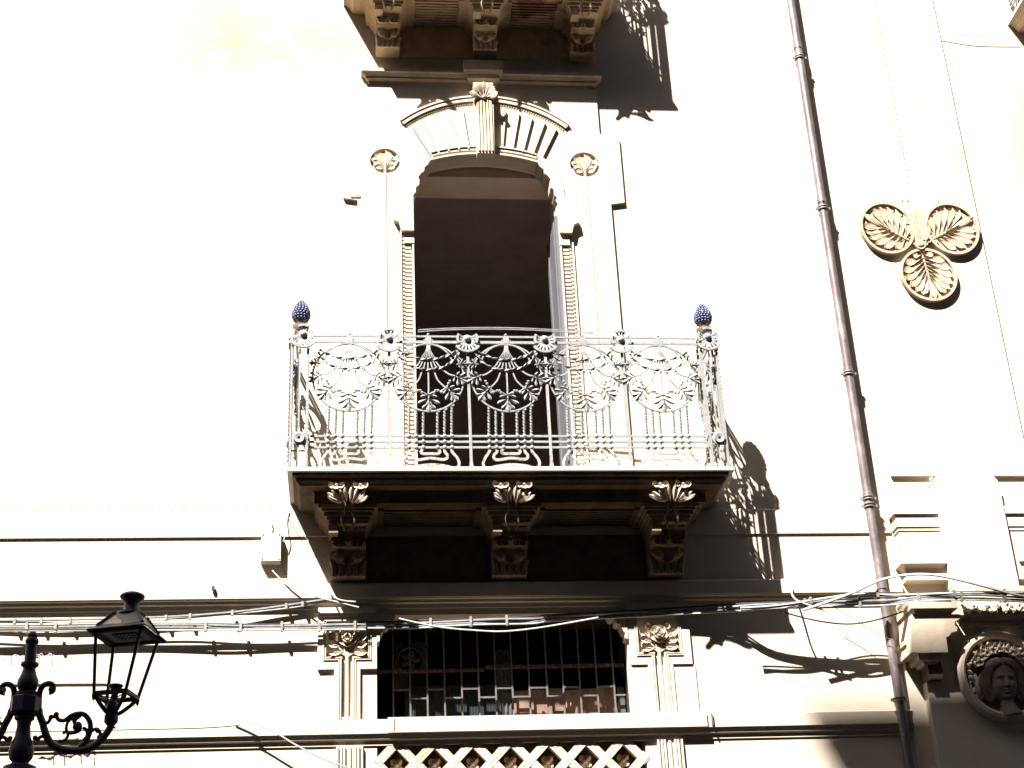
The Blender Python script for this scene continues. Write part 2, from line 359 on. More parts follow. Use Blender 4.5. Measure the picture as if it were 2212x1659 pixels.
# imposts / scalloped jamb mouldings either side of the arch
for s_ in (-1, 1):
    mb = MB()
    X = lambda q: DC + s_ * q
    def seg(q0, q1, z0, z1, d0, d1):
        a, b_ = sorted((X(q0), X(q1))); mb.wbox(a, b_, d0, d1, z0, z1)
    prof = [(.597, 8.20), (.60, 8.60), (.585, 8.63), (.60, 8.66), (.578, 8.69), (.575, 8.74), (.55, 8.76), (.545, 8.81), (.555, 8.84), (.53, 8.88), (.505, 8.90), (.50, 8.94), (.47, 8.97), (.45, 9.02), (.50, 9.06), (.62, 8.95), (.66, 8.75), (.68, 8.5), (.68, 8.20)]
    mb.prism([(X(a), b_) for a, b_ in prof], -.10, .055)
    obj('impost', mb, M_STONE, bld)
    mb = MB()
    pr2 = [(.60, 8.30), (.60, 8.66), (.64, 8.70), (.70, 8.62), (.715, 8.52), (.75, 8.48), (.76, 8.40), (.72, 8.38), (.70, 8.30)]
    mb.prism([(X(a), b_) for a, b_ in pr2], .0, .085)
    obj('impost_console', mb, M_STONE, bld)
    # bead and dentil strip down the jamb
    mb = MB()
    a, b_ = sorted((X(.600), X(.612))); mb.wbox(a, b_, .0, .05, 5.98, 8.40)
    a, b_ = sorted((X(.70), X(.712))); mb.wbox(a, b_, .02, .045, 5.98, 8.40)
    strip = obj('jamb_moulding', mb, M_WALL, bld)
    mb = MB(); z = 6.0
    while z < 8.36:
        a, b_ = sorted((X(.625), X(.672))); mb.wbox(a, b_, .02, .038, z, z + .020)
        a, b_ = sorted((X(.678), X(.690))); mb.wbox(a, b_, .02, .04, z + .010, z + .028)
        z += .0365
    obj('dentil_strip', mb, M_WALL, bld, kind='stuff')
# archivolt
AC, AR = (DC + .02, 8.59), 1.10
a0 = math.atan2(9.415 - AC[1], .411 - AC[0]); a1 = math.atan2(9.419 - AC[1], 1.863 - AC[0])
def arcband(r0, r1, d0, d1, ga0, ga1, n=22, c=AC):
    return [(c[0] + r1 * math.cos(ga0 + (ga1 - ga0) * i / n), c[1] + r1 * math.sin(ga0 + (ga1 - ga0) * i / n)) for i in range(n + 1)] + \
           [(c[0] + r0 * math.cos(ga1 + (ga0 - ga1) * i / n), c[1] + r0 * math.sin(ga1 + (ga0 - ga1) * i / n)) for i in range(n + 1)]
kxl, kxr = 1.035, 1.205
for (g0, g1) in ((a0, math.acos((kxl - AC[0]) / AR)), (math.acos((kxr - AC[0]) / AR), a1)):
    mb = MB()
    for r0, r1, dd in ((1.084, 1.10, .056), (1.046, 1.0825, .048), (1.006, 1.0445, .030), (.990, 1.0045, .022)):
        mb.prism(arcband(r0, r1, 0, dd, g0, g1), .0, dd)
    av = obj('archivolt', mb, M_STONE, bld)
    mb = MB()
    n = 30
    for i in range(n):
        a = g0 + (g1 - g0) * (i + .5) / n; p = Vector((AC[0] + 1.024 * math.cos(a), -.031, AC[1] + 1.024 * math.sin(a)))
        mb.ball(p, .008, 6, 4)
    obj('bead', mb, M_STONE, av, kind='stuff')
Z6 = crop(760, 180, 1420, 1888)
for (x0, y0, x1, y1) in ((450,300,570,490),(515,262,615,470),(595,232,675,450),(675,205,740,440),(758,185,800,435),(835,180,865,430),
                         (1033,190,1013,430),(1118,205,1078,440),(1200,235,1143,455),(1282,265,1205,470),(1355,305,1262,495)):
    p, q = Z6(x0, y0, .03), Z6(x1, y1, .03); mb = MB(); mb.bar([p + Vector((0, .004, 0)), q + Vector((0, .004, 0))], .013, .052)
    obj('voussoir_fillet', mb, M_WALL, bld)
# intrados fillet mouldings
mb = MB()
for dz, dd, th in ((.0, .05, .018), (.045, .04, .016), (.075, .05, .012)):
    top = [(x, z + dz) for x, z in ia]; mb.prism(top + [(x, z + th) for x, z in top[::-1]], .02, dd)
obj('intrados_moulding', mb, M_WALL, bld)
# keystone with palmette and flutes
mb = MB()
kz0, kz1 = 9.05, 9.78
mb.prism([(kxl + .012, kz0), (kxr - .012, kz0), (kxr, kz1), (kxl, kz1)], 0, .115)
key = obj('keystone', mb, M_STONE, bld)
mb = MB()
for k in range(5):
    x = kxl + .03 + k * .0275; mb.prism([(x - .008 + (.62 - k) * 0, kz0 + .02), (x + .008, kz0 + .02), (x + .009, kz1 - .16), (x - .009, kz1 - .16)], .115, .127)
obj('flute', mb, M_STONE, key)
mb = MB(); c = Vector((DC + .013, -.115, 9.60))
for a in range(-75, 76, 25):
    r = math.radians(90 - a); mb.petal(c, c + Vector((math.cos(r) * .125, -.035, math.sin(r) * .15)), .062, .016, th=.02, peak=.7, bend=.02, edge=.004)
mb.ball(c + Vector((0, -.02, .01)), .018)
obj('palmette', mb, M_STONE, key, smooth=True)
# hood cornice over the door and blocking course
mb = MB(); mb.around([(.03, 9.80), (.035, 9.83), (.06, 9.845), (.06, 9.86), (.085, 9.885), (.10, 9.89), (.10, 9.92), (.02, 9.935)], .079, 2.164); obj('hood_moulding', mb, M_STONE, bld)
mb = MB(); mb.wbox(.25, 2.05, 0, .03, 9.936, 10.03); obj('blocking_course', mb, M_STONE, bld)
mb = MB(); mb.around([(.06, 9.80), (.11, 9.83), (.11, 9.87), (.14, 9.9), (.14, 10.0), (.13, 10.01)], DC - .15, DC + .19); obj('keystone_block', mb, M_STONE, bld)
# door recess: soffit, lintel box, room
zl = F(1045, 382, -.16).z
mb = MB(); mb.box(DXL - .05, DXR + .05, .17, .50, zl, zl + .25); obj('lintel_box', mb, M_LINT, bld)
mb = MB(); mb.prism([(DXL - .1, 5.96), (DXL - .1, 9.3), (DXR + .1, 9.3), (DXR + .1, 5.96), (DXR + .001, 5.96)] + [(x + .001, z) for x, z in ar] + [(x, z + .001) for x, z in ia[1:-1][::-1]] + [(x - .001, z) for x, z in al[::-1]] + [(DXL - .001, 5.96)], -.15, -.121)
obj('reveal', mb, M_LINT, bld)
mb = MB(); mb.box(DXL - .1, DXL - .01, .12, .50, 5.96, 9.3); mb.box(DXR + .012, DXR + .1, .12, .50, 5.96, 9.3); mb.box(DXL - .1, DXR + .1, .12, .2, 9.25, 9.35); obj('reveal', mb, M_LINT, bld)
def room(xa, xb, za, zb, y0, y1, m, name='room_wall'):
    mb = MB(); mb.box(xa - .1, xa, y0, y1, za, zb); mb.box(xb, xb + .1, y0, y1, za, zb); mb.box(xa - .1, xb + .1, y1, y1 + .1, za - .1, zb + .1)
    mb.box(xa - .1, xb + .1, y0, y1, zb, zb + .1); mb.box(xa - .1, xb + .1, y0, y1, za - .1, za)
    return obj(name, mb, m, bld)
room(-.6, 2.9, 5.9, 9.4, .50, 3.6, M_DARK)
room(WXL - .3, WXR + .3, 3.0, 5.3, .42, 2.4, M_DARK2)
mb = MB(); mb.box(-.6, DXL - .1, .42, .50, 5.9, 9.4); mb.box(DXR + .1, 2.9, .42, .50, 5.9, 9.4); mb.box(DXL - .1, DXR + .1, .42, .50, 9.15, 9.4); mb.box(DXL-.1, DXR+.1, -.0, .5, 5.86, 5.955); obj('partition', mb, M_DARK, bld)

# the balcony door leaf folded into the right reveal
dl = thing('door_leaf', 'grey painted door leaf folded against the right jamb of the dark balcony doorway', 'door', (DXR, .05, 5.97))
mb = MB(); mb.box(DXR - .022, DXR + .010, -.02, .46, 5.97, 8.50); obj('leaf', mb, M_DOORP, dl)
mb = MB(); mb.box(DXR - .034, DXR - .023, .02, .10, 5.97, 8.46); mb.box(DXR - .034, DXR - .023, .38, .45, 5.97, 8.46); obj('stile', mb, M_DOORP, dl)
mb = MB(); mb.box(DXR - .050, DXR - .035, .05, .075, 7.05, 7.16); mb.ball((DXR - .055, .06, 7.11), .016); obj('handle', mb, M_CABB, dl)
# curved steel rod lying across the railing
rod = thing('curved_rod', 'thin bowed double steel rod lying just above the balcony handrail in front of the doorway', 'rod', F(905, 716, .5))
for dz in (0, -7):
    mb = MB(); mb.tube(smoothpts([F(903, 717 + dz * .2 - (0 if dz == 0 else 3), .5), F(960, 713 + dz * .5, .5), F(1040, 711 + dz * .5, .5), F(1120, 712 + dz * .5, .5), F(1200, 716 + dz * .5, .5), F(1282, 721 + dz * .4, .5)], 5), .0045, 6)
    obj('rod_bar', mb, M_BRONZ, rod)

# ------------------------------------------------------------------ balconies
def make_balcony(name, label, xL, xR, zb, bxs, bw, m, H=.62, seed=1):
    rnd = random.Random(seed)
    b = thing(name, label, 'balcony', ((xL + xR) / 2, 0, zb))
    mb = MB(); mb.wbox(xL, xR, -.005, .62, zb, zb + .03); obj('floor_slab', mb, M_MARB, b)
    mb = MB(); mb.around([(.10, -.19), (.36, -.19), (.40, -.185), (.415, -.175), (.43, -.175), (.43, -.10), (.445, -.085), (.535, -.08), (.54, -.07), (.56, -.05), (.56, -.03), (.585, -.02), (.585, -.001)], xL + .035, xR - .035, zb)
    obj('slab_moulding', mb, m, b)
    xs = sorted(bxs)
    for i in range(len(xs) - 1):
        xa, xb = xs[i] + bw / 2 + .13, xs[i + 1] - bw / 2 - .13
        for k in range(9):
            d = .03 + k * .036
            mb = MB(); mb.wbox(xa, xb, d, d + .020, zb - .206, zb - .189); obj('soffit_fillet', mb, m, b)
        for (u0, u1) in ((xa - .045, xa - .005), (xb + .005, xb + .045)):
            mb = MB(); mb.wbox(u0, u1, .0, .37, zb - .212, zb - .188); obj('soffit_board', mb, m, b)
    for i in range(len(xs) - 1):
        mb = MB(); mb.wbox(xs[i] + bw / 2 + .002, xs[i + 1] - bw / 2 - .002, .001, .008, zb - H - .02, zb - .192); obj('added_back_panel', mb, m, b)  # added sheets between brackets; the lower balcony's dark colour imitates shade
    for ix, x in enumerate(bxs):
        k = H / .62
        prof = [(0, -.19), (.40, -.19), (.40, -.225), (.375, -.24), (.37, -.28), (.335, -.30), (.33, -.33), (.30, -.345), (.29, -.375), (.255, -.385), (.27, -.41), (.245, -.44), (.20, -.455), (.175, -.50), (.165, -.56), (.16, -.615), (.14, -.62), (0, -.62)]
        mb = MB(); n = len(prof)
        P_ = [(d, zb - .19 + (z + .19) * k) for d, z in prof]
        v0 = len(mb.v)
        mb.v += [Vector((x - bw/2, -d, z)) for d, z in P_] + [Vector((x + bw/2, -d, z)) for d, z in P_]
        for q in range(n): mb.f.append((q, (q+1) % n, n + (q+1) % n, n + q))
        tri = tessellate_polygon([[Vector((d, z, 0)) for d, z in P_]])
        for tr in tri: mb.f.append(tuple(tr)); mb.f.append(tuple(i + n for i in reversed(tr)))
        m0 = m; m = M_BRK if m is M_SHADEST else m; br = obj('bracket', mb, m, b)
        # stepped capital round the bracket head
        mb = MB()
        for (e, d1, z0, z1) in ((.085, .455, -.215, -.1895), (.06, .44, -.235, -.2155), (.045, .42, -.265, -.2355), (.025, .405, -.29, -.2655), (.012, .395, -.315, -.2905)):
            mb.wbox(x - bw/2 - e, x + bw/2 + e, .0, d1, zb + z0, zb + z1)
        obj('bracket_capital', mb, m, br)
        # reeded foot
        mb = MB()
        for q in range(5):
            xx = x - bw * .40 + q * bw * .2; zz0, zz1 = P_[16][1] - .012, P_[13][1] - .02
            mb.tube([(xx, -.155, zz0), (xx, -.166, (zz0 + zz1) / 2), (xx + (xx - x) * .15, -.175, zz1)], bw * .085, 6)
        obj('reeded_foot', mb, m, br, smooth=True)
        # two blossoms in the middle, leaves under them
        zc = zb - .19 - .225 * k
        for s_ in (-1, 1):
            mb = MB(); c = Vector((x + s_ * bw * .25, -.275, zc + .01))
            for q in range(5):
                a = 2 * PI * q / 5 + .3; mb.petal(c, c + Vector((math.cos(a) * bw * .24, -.02, math.sin(a) * bw * .24)), bw * .2, -.004, th=.012, peak=.7, edge=.01)
            mb.ball(c + Vector((0, -.012, 0)), bw * .07); obj('carved_blossom', mb, m, br, smooth=True)
            mb = MB(); mb.ball((x + s_ * bw * .26, -.205, zc - .075), bw * .16, 10, 6, (1, .5, 1.1)); obj('seed_pod', mb, m, br, smooth=True)
        mb = MB(); c = Vector((x, -.17, P_[14][1]))
        for a in (-62, -38, -14, 14, 38, 62):
            r = math.radians(90 - a); mb.petal(c, c + Vector((math.cos(r) * bw * .52, -.03, math.sin(r) * .15)), bw * .2, .02, th=.015, peak=.6, bend=.012)
        obj('carved_leaf', mb, m, br, smooth=True)
        mb = MB(); mb.wbox(x - bw/2 - .012, x - bw/2 + .055, .30, .40, zb - .19 - .195 * k, zb - .19 - .135 * k); obj('bracket_scroll', mb, m, br)
        # flower spray in front of the slab moulding
        mb = MB(); c = Vector((x, -.525, zb - .235))
        for a, l in ((-78, .17), (-64, .16), (-50, .15), (-30, .135), (-11, .14), (10, .145), (29, .135), (50, .15), (64, .15), (78, .165)):
            r = math.radians(90 - a); l *= rnd.uniform(.85, 1.1)
            p1 = c + Vector((math.cos(r) * l, -.042, .030 + math.sin(r) * l * .72))
            mb.petal(c + Vector((math.cos(r) * .055, .0, .025 + .01 * math.sin(r))), p1, .034, .012, nrm=(0, -1, .25), th=.012, peak=.62, bend=.012)
        obj('leaf_spray', mb, M_STONE if m is not M_UPST else m, br, smooth=True)
        mb = MB()
        for s_ in (-1, 1):
            mb.tube(smoothpts([(x + s_*.02, -.42, zb - .38), (x + s_*.045, -.46, zb - .31), (x + s_*.02, -.49, zb - .235), (x + s_ * .05, -.52, zb - .13), (x + s_ * .075, -.53, zb - .09)]), .009, 6)
        obj('flower_stalk', mb, m, br, smooth=True)
        for s_ in (-1, 1):
            mb = MB(); c = Vector((x + s_ * .085, -.545, zb - .075))
            for q in range(5):
                a = 2 * PI * q / 5 + .9 + rnd.uniform(-.2, .2); p1 = c + Vector((math.cos(a) * .062, -.012 + .03 * math.sin(a), math.sin(a) * .055))
                mb.petal(c, p1, .052, -.006, th=.006, peak=.68, edge=.012)
            mb.ball(c + Vector((0, -.012, -.005)), .018); obj('flower', mb, M_STONE if m is not M_UPST else m, br, smooth=True)
        m = m0
    return b
bal = make_balcony('stone_balcony', 'stone balcony, coloured dark for shade, below the arched doorway, carried on three carved brackets', -.446, 2.794, 5.949, (-.013, 1.163, 2.329), .254, M_SHADEST, .62, 1)
bal2 = make_balcony('stone_balcony', 'tan stone balcony cut off by the top edge above the arched doorway', -.075, 2.35, 10.66, (.308, 1.149, 1.999), .205, M_UPST, .52, 2)
bal3 = make_balcony('stone_balcony', 'corner of a neighbouring stone balcony peeping in at the top right corner', 6.02, 8.6, 10.66, (6.4, 7.3, 8.2), .205, M_UPST, .52, 3)

# ------------------------------------------------------------------ railings
PWD = .578
Z3c = lambda x, y: ((x - (847 + (y - 250) * .048)) / 788 * PWD, 0.0, (1555 - y) / 1320 * 1.085)
def P3(x, y, d=0.0): a = Z3c(x, y); return Vector((a[0], -d, a[2]))
def leaf_mesh(L):
    """oak leaf pointing down from the origin"""
    mb = MB()
    mb.petal((0, 0, -.30 * L), (0, 0, -L), L * .32, .014, th=.003, n=5, peak=.6)
    for t, l, an, wd in ((.13, .40, 72, .14), (.32, .56, 62, .18), (.54, .42, 46, .15)):
        for s_ in (-1, 1):
            a = math.radians(an); p0 = Vector((0, 0, -t * L)); p1 = p0 + Vector((s_ * math.sin(a) * l * L, -.004, -math.cos(a) * l * L))
            mb.petal(p0, p1, wd * L, .013, th=.003, n=5, peak=.70)
    mb.tube([(0, 0, .02 * L), (0, -.006, -.5 * L), (0, -.008, -.92 * L)], lambda i: (.006, .005, .002)[i], 6)
    return mb
LEAFM = {}
def panel_leaf(parent, x, y, L, ang, dy=.006):
    key_ = round(L, 3)
    if key_ not in LEAFM:
        o = obj('oak_leaf', leaf_mesh(L), M_IRON, parent, local=True); LEAFM[key_] = o.data
    else:
        o = bpy.data.objects.new('oak_leaf', LEAFM[key_]); COL.objects.link(o); o.parent = parent
    p = P3(x, y, dy); o.location = p; o.rotation_euler = (0, math.radians(ang), 0); return o
def build_panel():
    mb = MB()
    c = P3(858, 650); r = .262
    ring = [(c.x + r * math.sin(a), 0, c.z + r * 1.06 * math.cos(a)) for a in [2 * PI * i / 48 for i in range(48)]]
    mb.bar(ring, .011, .014, closed=True)
    c2 = P3(850, 560); arc = [(c2.x + .19 * math.sin(a), -.004, c2.z + .205 * math.cos(a)) for a in [-1.35 + 2.7 * i / 20 for i in range(21)]]
    mb.bar(arc, .010, .012)
    pn = obj('fan_panel', mb, M_IRON, None)
    def sub(name, m_, mt=M_IRON, smooth=False): return obj(name, m_, mt, pn, local=True, smooth=smooth)
    # palmette and ribs
    m_ = MB()
    for k in range(-3, 4):
        m_.bar(smoothpts([P3(850 + k * 5, 322, .004), P3(850 + k * 8, 385, .006), P3(850 + k * 24, 462, .006)], 4), .0056, .010)
        m_.bar(smoothpts([P3(850 + k * 22, 462, .004), P3(851 + k * 33, 520, .004), P3(852 + k * 47, 566, .004)], 4), .009, .009)
    sub('palmette', m_)
    for pts in (((855, 580), (862, 700), (866, 820)), ((795, 585), (760, 680), (690, 755)), ((915, 585), (955, 680), (1035, 755)), ((712, 572), (655, 612), (610, 628)), ((1000, 572), (1055, 612), (1105, 632))):
        m_ = MB(); m_.bar(smoothpts([P3(x, y, .002) for x, y in pts], 5), .0105, .010); sub('rib', m_)
    for pts in (((553, 380), (640, 425), (740, 462), (850, 470), (960, 460), (1060, 425), (1150, 378)), ((540, 405), (600, 485), (700, 550), (850, 575), (1000, 550), (1100, 485), (1160, 402))):
        m_ = MB(); m_.bar(smoothpts([P3(x, y, .012) for x, y in pts], 6), .019, .006, twist=34); sub('garland', m_)
    # branches joining the leaves
    m_ = MB()
    for s_ in (-1, 1):
        X = lambda q: 860 + s_ * q
        m_.tube(smoothpts([P3(X(0), 830, .004), P3(X(60), 795, .004), P3(X(120), 790, .004), P3(X(175), 755, .004), P3(X(215), 700, .004)], 4), .0045, 5)
        for q, y in ((60, 805), (100, 785), (135, 800), (200, 715), (215, 690), (75, 785)): m_.ball(P3(X(q), y, .006), .011, 6, 4)
    sub('berry_branch', m_)
    panel_leaf(pn, 865, 800, .165, 0); panel_leaf(pn, 690, 745, .145, 38); panel_leaf(pn, 1035, 745, .145, -38)
    panel_leaf(pn, 600, 628, .125, 60, .010); panel_leaf(pn, 1105, 632, .125, -60, .010)
    panel_leaf(pn, 570, 522, .085, 95, .012); panel_leaf(pn, 1140, 524, .085, -95, .012)
    for s_ in (-1, 1):
        m_ = MB(); m_.bar(smoothpts([P3(855 + s_ * 300, 445, .004), P3(855 + s_ * 330, 470, .004), P3(855 + s_ * 340, 500, .004)], 3), .005, .006); sub('twig', m_); m_ = MB(); m_.bar([P3(860 + s_ * 365, 570, .0), P3(860 + s_ * 355, 650, .0)], .005, .006); sub('twig', m_)
    # twisted uprights, knuckles, loops
    for x, yt in ((680, 935), (750, 975), (820, 995), (960, 995), (1030, 975), (1100, 935)):
        m_ = MB(); dx = 4
        m_.bar([P3(x - (8 if x < 880 else -22), yt - 12), P3(x, yt)], .012, .010)
        n = 18; m_.bar([P3(x + dx * i / n, yt + (1225 - yt) * i / n) for i in range(n + 1)], .0165, .013, twist=60); sub('twisted_bar', m_)
        m_ = MB(); m_.bar([P3(x + 5, 1215), P3(x + 10, 1360)], .007, .008)
        for j, y in enumerate((1232, 1287, 1341)): m_.lathe([(.0, .015), (.008, .0145), (.014, .010), (.0155, 0), (.0155, -.008), (.0, -.009)], P3(x + 5 + j * 2, y, .0), 10, 'y')
        sub('knuckle', m_, smooth=True)
    for pts in (((692, 1350), (690, 1380), (650, 1440), (630, 1490), (640, 1530), (685, 1545), (760, 1525), (907, 1508), (1050, 1520), (1120, 1540), (1170, 1530), (1182, 1490), (1160, 1440), (1112, 1385), (1108, 1350)),
                ((762, 1350), (762, 1385), (735, 1415), (735, 1445), (775, 1462), (900, 1445), (1020, 1458), (1062, 1445), (1065, 1415), (1040, 1385), (1038, 1350)),
                ((832, 1350), (812, 1372), (810, 1390), (830, 1402), (900, 1402), (970, 1402), (990, 1390), (988, 1372), (970, 1350))):
        m_ = MB(); m_.bar(smoothpts([P3(x, y, .0) for x, y in pts], 4), .0195, .012); sub('scroll_loop', m_, M_RUST)
    m_ = MB(); m_.wbox(-.022, .022, -.008, .010, P3(850, 308).z, P3(850, 225).z); m_.wbox(-.035, .035, -.004, .004, P3(850, 272).z, P3(850, 262).z)
    m_.ball((0, -.002, P3(850, 214).z), .012, 8, 5); sub('plaque', m_)
    return pn
def fan(mb, c, ang, spread, n, r0, r1, wd):
    c = Vector(c)
    for i in range(n):
        a = math.radians(ang - spread / 2 + spread * i / (n - 1)); d = Vector((math.cos(a), 0, math.sin(a)))
        mb.bar([c + d * r0, c + d * r1 + Vector((0, -.010, 0))], wd, .005)
    pts = [c + Vector((math.cos(math.radians(ang - spread * .58 + spread * 1.16 * i / 6)) * r1, -.010, math.sin(math.radians(ang - spread * .58 + spread * 1.16 * i / 6)) * r1)) for i in range(7)]
    mb.bar(pts, .018, .016)
def build_rosette(up):
    mb = MB()
    mb.lathe([(.0, .026), (.012, .024), (.020, .018), (.024, .010), (.025, .006), (.034, .004), (.034, -.004), (.0, -.006)], (0, 0, 0), 18, 'y')
    rs = obj('rosette', mb, M_IRON, None, smooth=True)
    m_ = MB(); fan(m_, (0, .002, -.004), -90, 96, 6, .028, .104, .015); obj('petal_fan', m_, M_IRON, rs, local=True)
    for a in (0, 180) + ((90,) if up else ()):
        m_ = MB(); fan(m_, (0, .002, 0), a, 52, 3, .028, .074, .014); obj('petal_fan', m_, M_IRON, rs, local=True)
    return rs
PAN = build_panel(); PAN['proto'] = 1
ROS = build_rosette(False); ROSU = build_rosette(True)
def pine_cone(mb, c, h=.172, r=.062):
    c = Vector(c); prof = []
    rad = lambda t: r * 1.08 * (math.sin(PI * min(1, (t * .90 + .10)) ** .80) ** .66) * (1 - .24 * t)
    n = 14
    prof = [(max(.002, rad(i / n) * .93), h * i / n) for i in range(n + 1)]; prof[-1] = (.001, h)
    mb.lathe(prof, c, 16)
    rows = 9
    for i in range(rows):
        t = .06 + .86 * i / (rows - 1); rr = rad(t); k = max(5, int(round(2 * PI * rr / .024)))
        for j in range(k):
            a = 2 * PI * (j + .5 * (i % 2)) / k
            mb.ball(c + Vector((rr * math.cos(a), rr * math.sin(a), h * t)), .0115, 8, 5)
    mb.ball(c + Vector((0, 0, h)), .011, 6, 4)
def make_railing(label, xL, xR, z0, n, sub_detail=True):
    """xL, xR: centres of the corner piers"""
    D = .555; r = thing('iron_railing', label, 'railing', ((xL + xR) / 2, -D, z0))
    WO = WORG[r.name]
    def P(name, mb, m=M_IRON, smooth=False): return obj(name, mb, m, r, smooth=smooth)
    hw = .058
    xa, xb = xL + hw + .014, xR - hw - .014; step = (xb - xa) / n
    zr = lambda y: z0 + (1555 - y) / 1320 * 1.085
    # rails of the front and of both sides
    for nm, y, th in (('top_rail', 232, .014), ('handrail', 290, .021), ('lower_rail', 1232, .015), ('lower_rail', 1287, .015), ('lower_rail', 1341, .015)):
        mb = MB(); mb.box(xa + .005, xb - .005, -D - .006, -D + .006, zr(y) - th/2, zr(y) + th/2); P(nm, mb)
        for x in (xL - .03, xR + .03):
            mb = MB(); mb.box(x - .006, x + .006, -D + hw + .005, .0, zr(y) - th/2, zr(y) + th/2); P(nm, mb)
    for i in range(1, n):
        x = xa + step * i; mb = MB()
        mb.bar([(x, -D - .001, zr(380)), (x, -D - .001, zr(700)), (x, -D - .001, zr(1480)), ], .020, .016)
        mb.add([(x-.010,-D-.009,zr(1480)),(x+.010,-D-.009,zr(1480)),(x+.010,-D+.007,zr(1480)),(x-.010,-D+.007,zr(1480)),(x-.018,-D-.012,z0),(x+.018,-D-.012,z0),(x+.018,-D+.010,z0),(x-.018,-D+.010,z0)],
               [(0,1,2,3),(4,7,6,5),(0,4,5,1),(1,5,6,2),(2,6,7,3),(3,7,4,0)])
        P('baluster', mb, M_RUST if i % 2 else M_IRON)
    def put(proto, x, y, z, rz=0, sx=1.0):
        c = copy_tree(proto, r); c.location = Vector((x, y, z)) - WO; c.rotation_euler = (0, 0, rz); c.scale = (sx, 1, 1); return c
    for i in range(n): put(PAN, xa + step * (i + .5), -D, z0, 0, step / PWD)
    sl = D - hw
    for x, rz in ((xL - .03, -PI / 2), (xR + .03, PI / 2)):
        put(PAN, x, -sl / 2, z0, rz, sl / PWD)
    for i in range(n + 1):
        x = xa + step * i
        if i == 0: x = xL + .022
        if i == n: x = xR - .0
        up = i in (0, 1, n - 1, n)
        put(ROSU if up else ROS, x, -D - .012 - (hw + .006 if i in (0, n) else 0), zr(262) + (0 if i not in (0, n) else -.004))
    # openwork corner piers
    for s_, x in ((-1, xL), (1, xR)):
        mb = MB(); q = .016
        for dx in (-hw, hw):
            for dy in (-hw, hw): mb.box(x + dx - q/2, x + dx + q/2, -D + dy - q/2, -D + dy + q/2, z0, zr(240))
        for y in (1232, 1341, 290, 232):
            z = zr(y)
            mb.box(x - hw, x + hw, -D - hw - .005, -D - hw + .005, z - .005, z + .005); mb.box(x - hw, x + hw, -D + hw - .005, -D + hw + .005, z - .005, z + .005)
            mb.box(x - hw - .005, x - hw + .005, -D - hw, -D + hw, z - .005, z + .005); mb.box(x + hw - .005, x + hw + .005, -D - hw, -D + hw, z - .005, z + .005)
        pier = P('corner_pier', mb)
        mb = MB(); mb.box(x - .006, x + .006, -D - hw - .004, -D - hw + .004, z0, zr(400)); mb.box(x - hw - .004, x - hw + .004, -D - .006, -D + .006, z0, zr(400)); mb.box(x + hw - .004, x + hw + .004, -D - .006, -D + .006, z0, zr(400))
        obj('pier_bar', mb, M_IRON, pier)
        mb = MB()                               # foliage running up the side faces
        rnd = random.Random(5)
        for fx in ((-hw - .004) * (1 if s_ < 0 else -1),):
            z = z0 + .03
            while z < zr(430):
                for sg in (-1, 1):
                    p0 = Vector((x + fx, -D, z)); p1 = p0 + Vector(((.012 if fx > 0 else -.012), sg * .05, .03))
                    mb.petal(p0, p1, .024, .008, nrm=(1 if fx > 0 else -1, 0, 0), th=.003, n=4)
                z += .034
        mb.box(x + fx - .003, x + fx + .003, -D - .034, -D + .034, z0 + .02, zr(420))
        obj('pier_foliage', mb, M_IRON, pier)
        mb = MB(); mb.lathe([(.0, .006), (.010, .008), (.012, .018), (.036, .022), (.040, .017), (.040, .010), (.052, .006), (.052, -.002), (.0, -.004)], (x + .005, -D - hw - .006, zr(1290)), 24, 'y')
        obj('boss_disc', mb, M_IRON, pier, smooth=True)
        mb = MB(); mb.lathe([(.0, .006), (.010, .008), (.036, .022), (.052, .006), (.0, -.004)], (0, 0, 0), 20, 'y')
        for v in mb.v:
            v.x, v.y = (s_ * -v.y + x + s_ * (hw + .006)), v.x - D
            v.z += zr(1290)
        obj('boss_disc', mb, M_IRON, pier, smooth=True)
        mb = MB(); fan(mb, (0, 0, 0), -90, 70, 4, .02, .075, .014)
        for v in mb.v: v.x, v.y = (s_ * -v.y + x + s_ * (hw + .01)), v.x - D; v.z += zr(262)
        mb.ball((x + s_ * (hw + .012), -D, zr(262)), .022, 10, 6); obj('petal_fan', mb, M_IRON, pier)
        # cap, neck, pine cone
        zc = zr(232) + .025
        mb = MB(); mb.lathe([(.035, .006), (.052, .008), (.060, .03), (.062, .055), (.050, .06), (.030, .064), (.012, .07)], (x, -D, zc), 16); cap = P('pier_cap', mb, M_CAPB, True)
        mb = MB(); mb.lathe([(.0, .0), (.028, .0), (.030, .012), (.022, .022), (.020, .04), (.0, .042)], (x, -D, zc + .068), 14); obj('neck', mb, M_MARB, cap, smooth=True)
        mb = MB(); pine_cone(mb, (x, -D, zc + .100)); P('pine_cone', mb, M_PINE, True)
    return r
zt = 5.982
make_railing('pale grey wrought iron railing with oak leaves and blue pine cones on the lower balcony', -.372, 2.70, zt, 5)
make_railing('wrought iron railing standing on the tan balcony at the very top above the arched doorway', .03, 2.245, 10.693, 4)
make_railing('wrought iron railing on the neighbouring balcony at the top right corner', 6.12, 8.5, 10.693, 4)
for pr in (PAN, ROS, ROSU):
    def kill(o):
        for c in list(o.children): kill(c)
        bpy.data.objects.remove(o)
    kill(pr)

